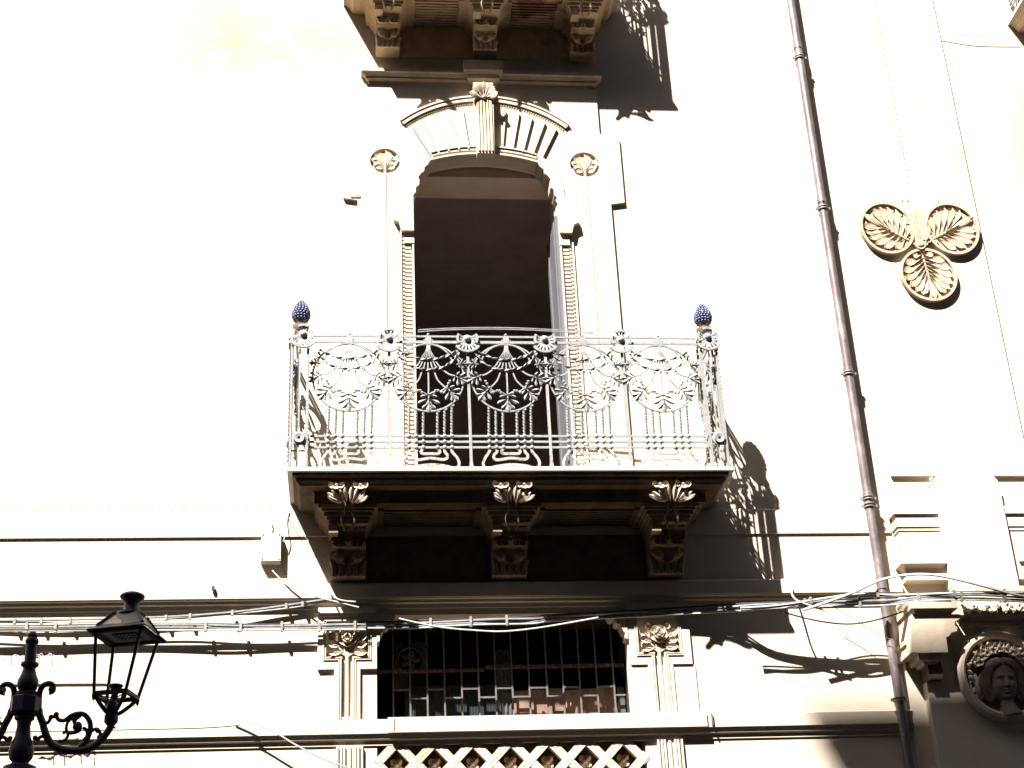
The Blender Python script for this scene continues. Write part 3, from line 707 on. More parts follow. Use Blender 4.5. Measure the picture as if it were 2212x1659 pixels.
# ------------------------------------------------------------------ carved rose pilasters by the mezzanine window
def rose_pilaster(label, xc, wid, stem_dx, seed, cat='pilaster'):
    rnd = random.Random(seed)
    t = thing('carved_pilaster', label, cat, (xc, 0, 4.3), 'carved pilasters beside the window')
    zt_, zb_ = 5.06, 4.675; hwid = wid / 2; sw = .092; sx = xc + stem_dx
    # plate with recessed square panel and recessed channel
    out = [(xc - hwid, zt_), (xc - hwid, zb_), (sx - sw, zb_), (sx - sw, 4.312), (sx + sw, 4.312), (sx + sw, zb_), (xc + hwid, zb_), (xc + hwid, zt_)]
    pw = .145
    hole = [(sx - pw, zt_ - .03), (sx - pw, 4.765), (sx - .035, 4.765), (sx - .035, 4.33), (sx + .035, 4.33), (sx + .035, 4.765), (sx + pw, 4.765), (sx + pw, zt_ - .03)]
    mb = MB(); mb.prism(out, 0, .024, [hole]); obj('plate', mb, M_WALL, t)
    mb = MB()
    for e in (.012, .026):
        h2 = [(sx - pw - e, zt_ - .03), (sx - pw - e, 4.765 - e), (sx - .035 - e, 4.765 - e), (sx - .035 - e, 4.318), (sx - .029 - e, 4.318), (sx - .029 - e, 4.771 - e), (sx - pw + .006 - e, 4.771 - e), (sx - pw + .006 - e, zt_ - .03)]
        mb.prism(h2, .024, .032); mb.prism([(2 * sx - x, z) for x, z in h2], .024, .032)
    obj('fillet', mb, M_WALL, t)
    mb = MB(); mb.tube(smoothpts([(sx, -.006, 4.32), (sx + .003, -.008, 4.5), (sx, -.012, 4.7), (sx, -.014, 4.80)], 5), .013, 8)
    for s_ in (-1, 1):
        for q, z in ((.035, .05), (.06, .03), (.08, .0)): mb.tube(smoothpts([(sx, -.012, 4.76), (sx + s_ * q * .5, -.02, 4.79 + z * .4), (sx + s_ * q, -.022, 4.80 + z)], 4), .006, 6)
    obj('rose_stem', mb, M_STONE, t, smooth=True)
    c = Vector((sx, -.03, 4.90))
    mb = MB()
    for q in range(5):
        a = -PI / 2 + 2 * PI * q / 5; p1 = c + Vector((math.cos(a) * .072, -.006, math.sin(a) * .068)); mb.petal(c + Vector((0, .01, 0)), p1, .075, -.01, th=.02, n=6, peak=.66, edge=.012)
    for ring_r, n in ((.036, 5), (.022, 3)):
        for q in range(n):
            a = .4 + 2 * PI * q / n; pts = [c + Vector((math.cos(a + u) * ring_r, -.022 - .01 * (.036 - ring_r) / .014, math.sin(a + u) * ring_r)) for u in [-.75 + 1.5 * k / 5 for k in range(6)]]
            mb.bar(pts, .006, .028)
    mb.ball(c + Vector((0, -.015, 0)), .014, 8, 5)
    obj('rose', mb, M_STONE, t, smooth=True)
    for s_ in (-1, 1):
        for (x0, z0, x1, z1, wd) in ((.05, 4.875, .135, 4.935, .075), (.045, 4.845, .14, 4.86, .055), (.03, 4.80, .14, 4.795, .055), (.055, 4.94, .085, 4.975, .045)):
            mb = MB(); j = rnd.uniform(-.008, .008)
            mb.petal((sx + s_ * x0, -.014, z0), (sx + s_ * x1, -.030, z1 + j), wd, -.008, th=.016, n=6, peak=.6, edge=.012, bend=.008)
            mb.bar([(sx + s_ * x0, -.02, z0), (sx + s_ * (x0 * .4 + x1 * .6), -.03, z0 * .4 + z1 * .6 + j * .6)], .004, .008)
            obj('rose_leaf', mb, M_STONE, t, smooth=True)
    # block over the panel
    mb = MB(); mb.wbox(xc - hwid, xc + hwid, 0, .035, 5.062, 5.08); mb.wbox(xc - hwid, xc + hwid, 0, .05, 5.082, 5.122); obj('block', mb, M_WALL, t)
    # lower continuation under the ledge
    mb = MB()
    for q in (-.092, -.066, -.045, .030, .051, .078): mb.wbox(sx + .02 + q, sx + .02 + q + .014, 0, .026, 2.2, 4.128)
    mb.wbox(sx + .02 - .075, sx + .02 + .075, 0, .010, 2.2, 4.127)
    mb.tube([(sx + .02, -.012, 2.2), (sx + .02, -.012, 4.12)], .013, 8)
    obj('shaft', mb, M_WALL, t)
    return t
rose_pilaster('carved pilaster with a rose panel left of the barred window, half under the cable bundle', -.017, .42, .0, 3)
rose_pilaster('carved pilaster with a rose panel right of the barred window', 2.253, .453, -.01, 8)
# wall strip right of right pilaster (raised margin)
mb = MB(); mb.wbox(2.02, 2.50, .0005, .012, 4.315, 4.67); obj('raised_margin', mb, M_WALL, bld)

# scroll corbels in the window's upper corners
for s_, x, lb in ((1, WXL, 'small carved scroll in the left upper corner of the barred window'), (-1, WXR, 'small carved scroll in the right upper corner of the barred window')):
    mb = MB()
    pr = [(0, 0), (.13, 0), (.135, -.03), (.12, -.055), (.10, -.06), (.095, -.045), (.085, -.05), (.085, -.085), (.065, -.10), (.05, -.09), (.045, -.12), (.03, -.15), (.02, -.16), (.02, -.20), (0, -.21)]
    mb.prism([(x + s_ * a, WZ1 + b_) for a, b_ in pr], -.10, .03); o = obj('corbel', mb, M_STONE, None, loc=(x, 0, WZ1 - .1)); tag(o, lb, 'corbel')

# ------------------------------------------------------------------ mezzanine window
wn = thing('window', 'wide dark window with a rusty beam, iron grille and sheets stacked behind it', 'window', ((WXL + WXR) / 2, .1, WZ0))
mb = MB(); mb.box(WXL - .1, WXL - .002, .121, .42, WZ0 - .05, WZ1 + .1); mb.box(WXR + .002, WXR + .1, .121, .42, WZ0 - .05, WZ1 + .1); mb.box(WXL, WXR, .121, .42, WZ1 + .002, WZ1 + .1); mb.box(WXL, WXR, .121, .42, WZ0 - .1, WZ0 - .002); obj('frame', mb, M_DARK2, wn)
ZW = crop(800, 1340, 1560, 2212)
gy = -.19
zbm = ZW(800, 400, gy).z
for (a, b_, z, hh) in ((WXL, ZW(800, 420, gy).x, ZW(400, 428, gy).z, .022), (ZW(805, 400, gy).x, WXR, ZW(1200, 398, gy).z, .026)):
    mb = MB(); mb.box(a + .002, b_, .20, .22, z - hh / 2, z + hh / 2)
    for k in range(12):
        xx = a + .05 + (b_ - a - .1) * k / 11; mb.lathe([(.0, .004), (.004, .003), (.005, 0)], (xx, .20, z), 6, 'y')
    obj('rusty_beam', mb, M_RUSTB, wn)
gx = [ZW(x, 640, gy).x for x in (212, 322, 433, 545, 657, 767, 877, 985, 1095, 1210, 1315, 1425, 1535, 1645)]
zg1 = ZW(900, 602, gy).z; zg2 = ZW(900, 545, gy).z
for x in gx:
    mb = MB(); mb.box(x - .006, x + .006, .184, .196, WZ0, WZ1 - .002); obj('grille_bar', mb, M_GRIL, wn)
gxe = gx + [WXR - .005]
for i in range(len(gxe) - 1):
    zz = zg1 if i % 2 == 1 or (i > 12) else zg2
    for zq in (zz,):
        mb = MB(); mb.box(gxe[i] + .0061, gxe[i + 1] - .0061, .185, .195, zq - .006, zq + .006); obj('grille_rung', mb, M_GRIL, wn)
# corrugated sheets
def corr(xa, xb, y, z0, z1, m, pitch=.011, amp=.003, name='corrugated_sheet'):
    mb = MB(); n = int((xb - xa) / pitch * 2)
    for i in range(n + 1):
        x = xa + (xb - xa) * i / n; yy = y + (amp if i % 2 else -amp); mb.v += [Vector((x, yy, z0)), Vector((x, yy, z1))]
    for i in range(n): mb.f.append((2*i, 2*i+2, 2*i+3, 2*i+1))
    return obj(name, mb, m, wn)
ya = -.25
corr(ZW(285, 700, ya).x, ZW(885, 700, ya).x, .25, WZ0 - .02, ZW(600, 570, ya).z + .05, M_CORB)
corr(ZW(890, 700, ya).x, ZW(975, 700, ya).x, .245, WZ0 - .02, WZ1 - .2, M_SILV, .03, .007, 'curtain')
for k, (xa, xb) in enumerate(((985, 1100), (1102, 1215), (1217, 1325), (1327, 1430), (1432, 1540), (1542, 1660))):
    mb = MB(); yy = .24 + .006 * (k % 3)
    mb.box(ZW(xa, 700, ya).x, ZW(xb, 700, ya).x, yy, yy + .01, WZ0 - .02, ZW(1200, 560 - (k * 7) % 20, ya).z); obj('cardboard_sheet', mb, M_CORP, wn)
mb = MB(); mb.box(ZW(1665, 700, ya).x, WXR - .01, .235, .245, WZ0 - .02, ZW(1700, 540, ya).z); obj('curtain', mb, M_SILV, wn)
fu = thing('fan_unit', 'dim round fan unit behind the grille at the left end of the barred window', 'fan', (.42, .36, 4.75))
mb = MB(); mb.box(.33, .56, .36, .41, 4.62, 4.98); obj('casing', mb, M_AC, fu)
mb = MB(); mb.lathe([(.10, .0), (.105, .012), (.095, .02), (.085, .012), (.085, 0)], (.445, .36, 4.84), 24, 'y'); obj('grille_ring', mb, M_AC, fu)
mb = MB()
for k in range(5):
    a = 2 * PI * k / 5; mb.petal((.445, .345, 4.84), (.445 + .08 * math.cos(a), .34, 4.84 + .08 * math.sin(a)), .05, .01); 
obj('fan_blade', mb, M_AC, fu)

# ------------------------------------------------------------------ stone lattice under the sill
lt = thing('stone_lattice', 'pierced stone lattice of diamonds with little rosettes under the window ledge', 'lattice', ((LXL + LXR) / 2, 0, 3.4))
ZL = ZW
pxs = [230, 475, 722, 965, 1205, 1450, 1693]
px_ = [ZL(x, 905, -.02).x for x in pxs]; stp = (px_[-1] - px_[0]) / 6
ztop = ZL(965, 888, -.02).z
hh = stp * .52
nx = 8
for i in range(-1, 8):
    for s_ in (-1, 1):
        xa = px_[0] + stp * i; 
        # straps clipped to the opening
        p0 = Vector((xa, .02, ztop)); L_ = 3.2
        pts = []
        k = 0; x = xa; z = ztop; 
        x1 = xa + s_ * stp * 1.35; z1 = ztop - hh * 2 * 1.35
        f = 1.0
        if x1 > LXR: f = (LXR - xa) / (x1 - xa) if x1 != xa else 0
        if x1 < LXL: f = (LXL - xa) / (x1 - xa)
        if xa < LXL - .001 or xa > LXR + .001: 
            # enters from the side
            g = ((LXL if xa < LXL else LXR) - xa) / (x1 - xa)
            if g <= 0 or g >= 1: continue
            p0 = Vector((xa + (x1 - xa) * g, .02, ztop + (z1 - ztop) * g)); f = 1.0
        if f <= 0: continue
        p1 = Vector((xa + (x1 - xa) * f, .02, ztop + (z1 - ztop) * f))
        off = .0015 * s_
        mb = MB(); mb.bar([p0 + Vector((0, off, 0)), p1 + Vector((0, off, 0))], .058, .05); mb.bar([p0 + Vector((0, -.024 + off, 0)), p1 + Vector((0, -.024 + off, 0))], .010, .006)
        obj('strap', mb, M_STONE, lt)
for x in px_:
    mb = MB(); c = Vector((x, .075, ztop - hh * 1.02))
    for q in range(4):
        a = PI / 4 + PI / 2 * q; mb.petal(c, c + Vector((math.cos(a) * .055, -.02, math.sin(a) * .055)), .045, .012, th=.015)
    mb.ball(c + Vector((0, -.02, 0)), .02, 8, 5); mb.bar([c + Vector((0, .01, .0)), c + Vector((0, .01, -.15))], .012, .012)
    obj('rosette', mb, M_STONE, lt, smooth=True)
mb = MB(); mb.box(LXL - .1, LXR + .1, .121, .16, 3.0, 4.3); obj('back_wall', mb, M_SHADEST, lt)

# ------------------------------------------------------------------ right hand pilaster, trefoil, medallion
rp = thing('corner_pilaster', 'tall moulded pilaster right of the downpipe carrying the trefoil ornament', 'pilaster', (4.7, 0, 4))
mb = MB(); mb.prism([(4.20, 6.15), (5.337, 6.15), (5.337, 18), (4.20, 18)], 0, .026); obj('shaft', mb, M_WALL, rp)
for (x0, y0) in ((1868, 0), (1880, 0), (1940, 0)):
    x = F(x0, y0, .02).x; mb = MB(); mb.wbox(x - .004, x + .005, .025, .034, 8.7, 18); obj('fillet', mb, M_WALL, rp)
mb = MB()
xx = F(1900, 60, .02).x; z = 8.9
while z < 17: mb.ball((xx, -.026, z), .007, 6, 4); z += .06
obj('bead', mb, M_WALL, rp, kind='stuff')
# projecting pedestal with wrapped mouldings (stands .13 in front of the wall)
X0 = 4.13
mb = MB(); mb.wbox(X0 + .03, 6.2, 0, .10, 5.27, 5.95); obj('pedestal', mb, M_WALL, rp)
ZB = crop(1940, 1100, 2272, 2203)
za, zb2, zc2 = ZB(600, 262, .13).z, ZB(600, 438, .12).z, ZB(600, 512, .11).z
mb = MB(); mb.around([(.10, za - .10), (.112, za - .10), (.112, za), (.128, za), (.128, za + .05), (.10, za + .08)], X0, 7.0); obj('pedestal_moulding', mb, M_WALL, rp)
mb = MB(); mb.around([(.10, zc2 - .12), (.1015, zc2), (.108, zc2), (.108, zb2 - .001), (.116, zb2), (.116, za - .101), (.10, za - .1005)], X0 + .012, 7.0); obj('pedestal_moulding', mb, M_WALL, rp)
zd = ZB(600, 968, .18).z
mb = MB(); mb.around([(.04, zd - .09), (.05, zd - .07), (.09, zd - .04), (.11, zd - .01), (.125, zd), (.14, zd), (.14, zd + .09), (.10, zd + .11)], X0 - .01, F(2052, 1225, .14).x); obj('pedestal_corbel', mb, M_WALL, rp)
# proud arched panel
pa, pb = F(2030, 1108, .16).x, F(2172, 1108, .16).x
pc = (pa + pb) / 2; pr_ = (pb - pa) / 2
mb = MB(); mb.prism([(pa, 5.20), (pb, 5.20), (pb, 6.02)] + [(pc + pr_ * math.cos(a), 6.02 + pr_ * .6 * math.sin(a)) for a in [PI * k / 12 for k in range(1, 12)]] + [(pa, 6.02)], 0, .148); obj('arched_panel', mb, M_WALL, rp)
mb = MB()
for k in range(9):
    a = PI * (k + .5) / 9; mb.petal((pc + pr_ * 1.0 * math.cos(a), -.05, 6.02 + pr_ * .62 * math.sin(a)), (pc + pr_ * 1.1 * math.cos(a), -.06, 6.02 + pr_ * .74 * math.sin(a)), .05, .01)
obj('carved_crest', mb, M_WALL, rp, smooth=True)
mb = MB(); mb.around([(.04, 5.02), (.06, 5.04), (.09, 5.06), (.10, 5.08), (.10, 5.14), (.08, 5.16)], F(1952, 1310, .1).x - .02, F(2015, 1305, .1).x + .02); obj('small_corbel', mb, M_WALL, rp)
mb = MB(); mb.wbox(5.06, 6.2, 0, .12, ZB(2080, 948, .14).z, ZB(2080, 948, .14).z + .1); obj('pedestal_corbel', mb, M_WALL, rp)

# console capital below the cables
cc = thing('console_block', 'projecting carved console block between the downpipe and the portrait medallion', 'console', F(2000, 1400, .1))
Q = crop(1940, 1300, 2272, 1836)
fd = .30
pts = [(455, 345), (1040, 345), (1050, 400), (985, 440), (985, 480), (1020, 510), (1015, 555), (950, 570), (910, 620), (880, 625), (905, 812), (590, 820), (455, 815)]
pw_ = [(Q(x, y, fd).x, Q(x, y, fd).z) for x, y in pts]
mb = MB(); mb.prism(pw_, 0, fd); obj('block', mb, M_STONE, cc)
a, b_ = Q(440, 205, .34), Q(1030, 268, .34)
mb = MB(); mb.around([(.301, b_.z - .03), (.31, b_.z), (.34, b_.z), (.34, a.z), (.30, a.z + .02)], a.x, b_.x); obj('abacus', mb, M_STONE, cc)
a, b_ = Q(590, 842, .27), Q(880, 888, .27)
mb = MB(); mb.around([(.22, b_.z - .03), (.23, b_.z - .012), (.26, b_.z - .01), (.27, b_.z), (.27, a.z), (.26, a.z + .02)], a.x - .03, b_.x); obj('necking', mb, M_STONE, cc)
a, b_ = Q(645, 930, .22), Q(850, 1140, .22)
mb = MB(); mb.wbox(a.x, b_.x, 0, .22, b_.z, b_.z + .22); obj('neck_block', mb, M_SHADEST, cc)  # dark stone colour stands in for the shaded recess below the console
a, b_ = Q(400, 900, .06), Q(640, 960, .06)
mb = MB(); mb.wbox(a.x - .02, b_.x, 0, .057, 2.0, b_.z + .2); obj('pilaster_face', mb, M_WALL, cc)
mb = MB(); mb.around([(.10, a.z - .05), (.13, a.z - .03), (.13, a.z), (.17, a.z + .02), (.17, a.z + .05), (.20, a.z + .07), (.20, a.z + .10)], Q(395, 850, .2).x, Q(640, 850, .2).x); obj('scroll_moulding', mb, M_STONE, cc)

mb = MB(); mb.wbox(Q(645, 1200, .15).x, 6.5, 0.001, .15, 1.8, Q(1030, 400, .15).z); obj('wall_projection', mb, M_WALL, bld)
# acanthus frieze over the medallion
fz = thing('acanthus_frieze', 'frieze of curling acanthus leaves above the portrait medallion', 'frieze', Q(1400, 300, .22))
a, b_ = Q(1030, 330, .22), Q(1030, 370, .22)
x0f = Q(1045, 300, .22).x
mb = MB(); mb.wbox(x0f - .02, 6.5, 0, .085, a.z - .02, a.z + .20); obj('frieze_band', mb, M_STONE, fz)
zz = a.z - .02
mb = MB(); mb.mould([(0, zz - .05), (.015, zz - .05), (.02, zz - .03), (.035, zz - .025), (.04, zz - .01), (.055, zz - .001), (0, zz - .001)], x0f + .0, 6.5); obj('frieze_moulding', mb, M_STONE, fz)
rnd = random.Random(11); x = x0f + .02
k = 0
while x < 5.9:
    mb = MB(); c = Vector((x + .04, -.085, zz + .11))
    for aa, l in ((-120, .10), (-95, .12), (-70, .11), (-140, .085), (-45, .09)):
        r = math.radians(aa + rnd.uniform(-8, 8)); mb.petal(c, c + Vector((math.cos(r) * l, -.03, math.sin(r) * l)), .042, .012, th=.01, peak=.62, bend=.015)
    obj('acanthus_leaf', mb, M_STONE, fz, smooth=True); x += .088; k += 1
mb = MB(); mb.wbox(Q(1090, 500, .18).x, 6.5, 0, .03, Q(1100, 500, .18).z, Q(1100, 500, .18).z + .03); obj('lower_fillet', mb, M_STONE, fz)
fz.location.y -= .145

# portrait medallion
MC = Q(1590, 1085, .22)
md = thing('portrait_medallion', 'round stone medallion with the relief face of a woman crowned with flowers, partly in shadow', 'medallion', (MC.x, -.02, MC.z))
mx, mz = MC.x, MC.z
RI, RO = .275, .335
mb = MB()
ringp = [(mx + (RI + RO) / 2 * math.cos(2 * PI * i / 56), -.055, mz + (RI + RO) / 2 * math.sin(2 * PI * i / 56)) for i in range(56)]
w2 = (RO - RI) / 2
mb.sweep(ringp, lambda i, L: [(-w2, -.06), (w2, -.06), (w2, -.01), (w2 * .5, .010), (-w2 * .3, .015), (-w2 * .9, .0)], closed=True)
obj('ring', mb, M_STONE, md, smooth=True)
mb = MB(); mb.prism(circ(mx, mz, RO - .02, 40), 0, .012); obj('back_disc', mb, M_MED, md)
def face_h(u, v):
    """relief height of a face, u in [-1,1] across, v in [-1,1] chin to crown, units of half face width .10"""
    g = lambda cx, cz, sx, sz: math.exp(-((u - cx) / sx) ** 2 - ((v - cz) / sz) ** 2)
    wv = 1.0 if v > 0 else 1.0 - .30 * (-v) ** 1.8
    q = 1 - (u / wv) ** 2 - (v / 1.02) ** 4 * 1.0
    base = .085 * math.sqrt(max(0.0, q)) 
    h = base
    h += .010 * g(-.36, .20, .26, .07) + .010 * g(.36, .20, .26, .07)          # brows
    h -= .020 * g(-.36, .06, .20, .10) + .020 * g(.36, .06, .20, .10)          # sockets
    h += .013 * g(-.36, .045, .14, .055) + .013 * g(.36, .045, .14, .055)      # lids and balls
    h -= .004 * g(-.36, .015, .15, .018) + .004 * g(.36, .015, .15, .018)
    for i in range(8): h += .0085 * g(0, .14 - i * .055, .085 + i * .008, .06) * (.6 + .09 * i)   # nose ridge
    h += .012 * g(0, -.28, .10, .055) + .006 * g(-.12, -.31, .06, .04) + .006 * g(.12, -.31, .06, .04)
    h -= .007 * g(0, -.365, .22, .03)
    h += .012 * g(0, -.47, .20, .035) + .013 * g(0, -.57, .16, .04) - .009 * g(0, -.518, .24, .016)
    h -= .008 * g(0, -.66, .16, .035); h += .016 * g(0, -.82, .20, .10)
    h += .008 * g(-.5, -.2, .22, .2) + .008 * g(.5, -.2, .22, .2)
    return h
fx, fz_ = Q(1610, 1150, .23).x, Q(1610, 1160, .23).z
mb = MB(); NU, NV = 46, 60; hwf, hhf = .105, .150
for j in range(NV + 1):
    v = -1.02 + 2.04 * j / NV
    for i in range(NU + 1):
        u = -1.0 + 2.0 * i / NU
        h = face_h(u, v); mb.v.append(Vector((fx + u * hwf + (v * .006), -.014 - h, fz_ + v * hhf)))
for j in range(NV):
    for i in range(NU):
        b0 = j * (NU + 1) + i; mb.f.append((b0, b0 + 1, b0 + NU + 2, b0 + NU + 1))
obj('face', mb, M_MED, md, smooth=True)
rnd = random.Random(4)
for k in range(26):                               # wavy locks from the parting down both sides
    s_ = -1 if k % 2 else 1; q = (k // 2) / 12
    mb = MB(); x0 = fx + s_ * .01; z0 = fz_ + .135 + q * .03
    w0 = .095 + q * .075
    P_ = [(x0, -.085 + q * .02, z0), (fx + s_ * w0 * .6, -.085 + q * .03, z0 - .02), (fx + s_ * w0, -.06 + q * .02, fz_ + .06 - q * .02), (fx + s_ * (w0 + .015), -.045, fz_ - .02), (fx + s_ * (w0 - .005 + rnd.uniform(-.01, .01)), -.035, fz_ - .09), (fx + s_ * (w0 + .018), -.025, fz_ - .14 + q * .03)]
    if k >= 22: P_ = P_[:4]
    mb.tube(smoothpts(P_, 5), .0115, 6); obj('hair_lock', mb, M_MED, md, smooth=True)
mb = MB(); mb.tube([(fx, -.02, fz_ - .13), (fx + .004, -.03, (fz_ - .13 + mz - RI) / 2), (fx + .01, -.02, mz - RI)], lambda i: (.05, .055, .09)[i], 14); obj('neck', mb, M_MED, md, smooth=True)
for k in range(9):                                 # flowers and leaves of the crown
    a = math.radians(30 + k * 15); c = Vector((mx + math.cos(a) * .205, -.06, mz + math.sin(a) * .205))
    mb = MB(); ph = rnd.uniform(0, 1)
    for q in range(5):
        b_ = ph + 2 * PI * q / 5; mb.petal(c, c + Vector((math.cos(b_) * .045, -.01, math.sin(b_) * .045)), .042, -.004, th=.02, peak=.68, edge=.01)
    mb.ball(c + Vector((0, -.012, 0)), .012); obj('flower', mb, M_STONE, md, smooth=True)
for k in range(22):
    a = math.radians(-30 + k * 11.5); r = rnd.uniform(.20, .25); c = Vector((mx + math.cos(a) * r, -.03, mz + math.sin(a) * r)); b_ = a + rnd.uniform(-1, 1)
    mb = MB(); mb.petal(c, c + Vector((math.cos(b_) * .05, -.02, math.sin(b_) * .05)), .03, .01, th=.012); obj('leaf', mb, M_STONE, md, smooth=True)

md.location.y -= .15
# trefoil ornament
ZT = crop(1880, 420, 2200, 1896)
tf = thing('trefoil_ornament', 'three-lobed carved stone trefoil of palmette discs on the pilaster right of the downpipe', 'ornament', ZT(950, 760, .0))
TD = .040
hub = ZT(955, 735, TD + .02)
discs = [((514, 520), (352, 338), 212), ((1364, 530), (352, 338), -32), ((1058, 1135), (370, 345), -90)]
for (cx_, cy_), (rx_, ry_), ang in discs:
    c = ZT(cx_, cy_, TD); r = (ZT(cx_ + rx_, cy_, TD).x - ZT(cx_ - rx_, cy_, TD).x) / 2; rz = (ZT(cx_, cy_ - ry_, TD).z - ZT(cx_, cy_ + ry_, TD).z) / 2
    rr = (r + rz) / 2
    out = circ(c.x, c.z, r, 40, rz=rz); inn = circ(c.x, c.z, r - .022, 40, rz=rz - .022)
    mb = MB(); mb.prism(out, .0, TD - .022); ds = obj('disc', mb, M_TREF, tf)
    mb = MB(); mb.prism(out, TD - .0225, TD, [inn]); obj('rim', mb, M_TREF, ds)
    # palmette radiating from the hub
    h = Vector((hub.x, -(TD - .020), hub.z)); cc_ = Vector((c.x, -(TD - .020), c.z)); ax = (cc_ - h); ax.normalize()
    per = Vector((-ax.z, 0, ax.x)); 
    start = h + ax * .035
    far = (cc_ - h).length + (r + rz) / 2 - .035
    mb = MB()
    mb.bar([start, start + ax * (far * .8)], .016, .014); obj('midrib', mb, M_TREF, ds)
    n = 8
    for i in range(n):
        t = .06 + .80 * i / (n - 1)
        for s_ in (-1, 1):
            base = start + ax * (far * t * .62); 
            tipang = math.radians(100 - 80 * t)
            # tip on an inner circle of the disc
            d_ = ax * math.cos(tipang) + per * s_ * math.sin(tipang)
            # reach the rim
            o_ = base - cc_; bq = o_.dot(d_); cq = o_.dot(o_) - (rr - .038) ** 2; L_ = -bq + math.sqrt(max(0, bq * bq - cq))
            tip = base + d_ * L_
            mb = MB(); mid = base + d_ * (L_ * .5) + ax * .012
            mb.petal(base, tip, min(.066, .034 + L_ * .24), .003, th=.004, n=6, peak=.76, bend=.009, edge=.010, tipw=0.1); obj('leaf', mb, M_TREF, ds, smooth=True)
    mb = MB(); tip = start + ax * (far * .98); mb.petal(start + ax * (far * .45), tip, .06, .012, th=.004, peak=.7, bend=.02); obj('leaf', mb, M_TREF, ds, smooth=True)
mb = MB(); top = ZT(900, 270, TD)
mb.prism([(ZT(735, 265, TD).x, top.z), (ZT(1050, 265, TD).x, top.z), (ZT(1085, 560, TD).x, ZT(0, 560, TD).z), (ZT(1000, 700, TD).x, hub.z), (ZT(900, 700, TD).x, hub.z), (ZT(800, 560, TD).x, ZT(0, 560, TD).z)], 0, TD - .008)
mb.wbox(hub.x - .035, hub.x - .005, TD - .008, TD + .002, hub.z, top.z - .01); mb.wbox(hub.x - .001, hub.x + .012, TD - .008, TD + .000, hub.z, top.z - .01); obj('stalk', mb, M_TREF, tf)
mb = MB(); mb.ball((hub.x, -TD, hub.z), .040, 14, 8, (1, .5, .8)); mb.lathe([(.0, .0), (.045, .0), (.045, .02), (.0, .022)], (hub.x, -(TD - .012), hub.z), 18, 'y'); obj('boss', mb, M_TREF, tf, smooth=True)

tf.location.y -= .026

# ------------------------------------------------------------------ downpipe
dp = thing('downpipe', 'reddish brown metal downpipe running down the facade right of the balcony', 'downpipe', (3.957, -.1, 0))
PX, PR = 3.957, .034
mb = MB(); mb.lathe([(PR, .1), (PR, 17.5)], (PX, -.10, 0), 18); obj('pipe', mb, M_PIPE, dp, smooth=True)
def zpipe(y, x): return F(x, y, .1 + PR).z
for (x, y) in ((1723, 95), (1772, 432), (1828, 800), (1775, 440), (1870, 1070), (1915, 1262)):
    z = zpipe(y, x); mb = MB(); mb.lathe([(PR + .0005, -.03), (PR + .005, -.03), (PR + .005, .03), (PR + .0005, .035)], (PX, -.10, z), 18); obj('socket_joint', mb, M_PIPE, dp, smooth=True)
for (x, y) in ((1726, 122), (1779, 448), (1832, 806), (1875, 1076), (1878, 1092), (1945, 1512)):
    z = zpipe(y, x); mb = MB()
    for dz in (0, .022):
        mb.lathe([(PR + .0055, dz - .004), (PR + .012, dz - .003), (PR + .012, dz + .003), (PR + .0055, dz + .004)], (PX, -.10, z), 18)
    mb.box(PX - PR - .03, PX - PR - .008, -.108, -.092, z, z + .02); mb.box(PX + PR + .008, PX + PR + .028, -.108, -.092, z, z + .02); mb.box(PX - .008, PX + .008, -.055, .0, z + .002, z + .018)
    obj('clamp', mb, M_CLAMP, dp, smooth=False)

# ------------------------------------------------------------------ junction box
jb = thing('junction_box', 'white rectangular junction box on the wall left of the lower balcony', 'junction box', (-.575, 0, 5.6))
bx0, bx1, bz0, bz1 = -.645, -.503, 5.475, 5.69
mb = MB(); mb.wbox(bx0 - .002, bx1 + .002, 0, .045, bz0 - .004, bz1 + .004); obj('case', mb, M_BOXP, jb)
mb = MB(); mb.wbox(bx0, bx1, .047, .066, bz0, bz1); lid = obj('lid', mb, M_BOXP, jb)
for x in (bx0 + .012, bx1 - .012):
    for z in (bz0 + .012, bz1 - .012): mb = MB(); mb.lathe([(.0, .003), (.005, .003), (.006, 0)], (x, -.066, z), 8, 'y'); obj('screw', mb, M_CABB, jb)

# ------------------------------------------------------------------ cables
def cable(name, label, pts, r, m, d, cat='cable', k=6, clips=(), group=None, seg=6):
    P_ = [F(*p) if len(p) == 3 else F(p[0], p[1], d) for p in pts]
    c0 = P_[0]; t = None
    mb = MB(); mb.tube(smoothpts(P_, seg), r, k); 
    o = obj(name, mb, m, None, smooth=True, loc=tuple(c0)); tag(o, label, cat, group); return o
def bundle(name, label, pts, d, strands, clips, cat='cables'):
    """strands: (dz, dy, r, material)"""
    P_ = [F(p[0], p[1], p[2] if len(p) == 3 else d) for p in pts]; b = thing(name, label, cat, tuple(P_[0]))
    SP = smoothpts(P_, 6); rnd = random.Random(len(pts))
    for dz, dy, r, m in strands:
        ph = rnd.uniform(0, 6); q = [p + Vector((0, dy + .004 * math.sin(ph + i * .5), dz + .003 * math.sin(ph * 2 + i * .37))) for i, p in enumerate(SP)]
        mb = MB(); mb.tube(q, r, 6); obj('cable_strand', mb, m, b, smooth=True)
    zc = [s[0] for s in strands]; h = (max(zc) - min(zc)) / 2 + .012; mc = (max(zc) + min(zc)) / 2
    for cx in clips:
        best = min(SP, key=lambda p: abs(p.x - F(cx, 1340, d).x)); c = best + Vector((0, 0, mc))
        mb = MB(); mb.box(c.x - .009, c.x + .009, c.y - .014, c.y + .014, c.z - h, c.z + h); mb.box(c.x - .004, c.x + .004, c.y - .006, c.y + .006, c.z + h, c.z + h + .004); obj('clip', mb, M_CLAMP, b)
    return b
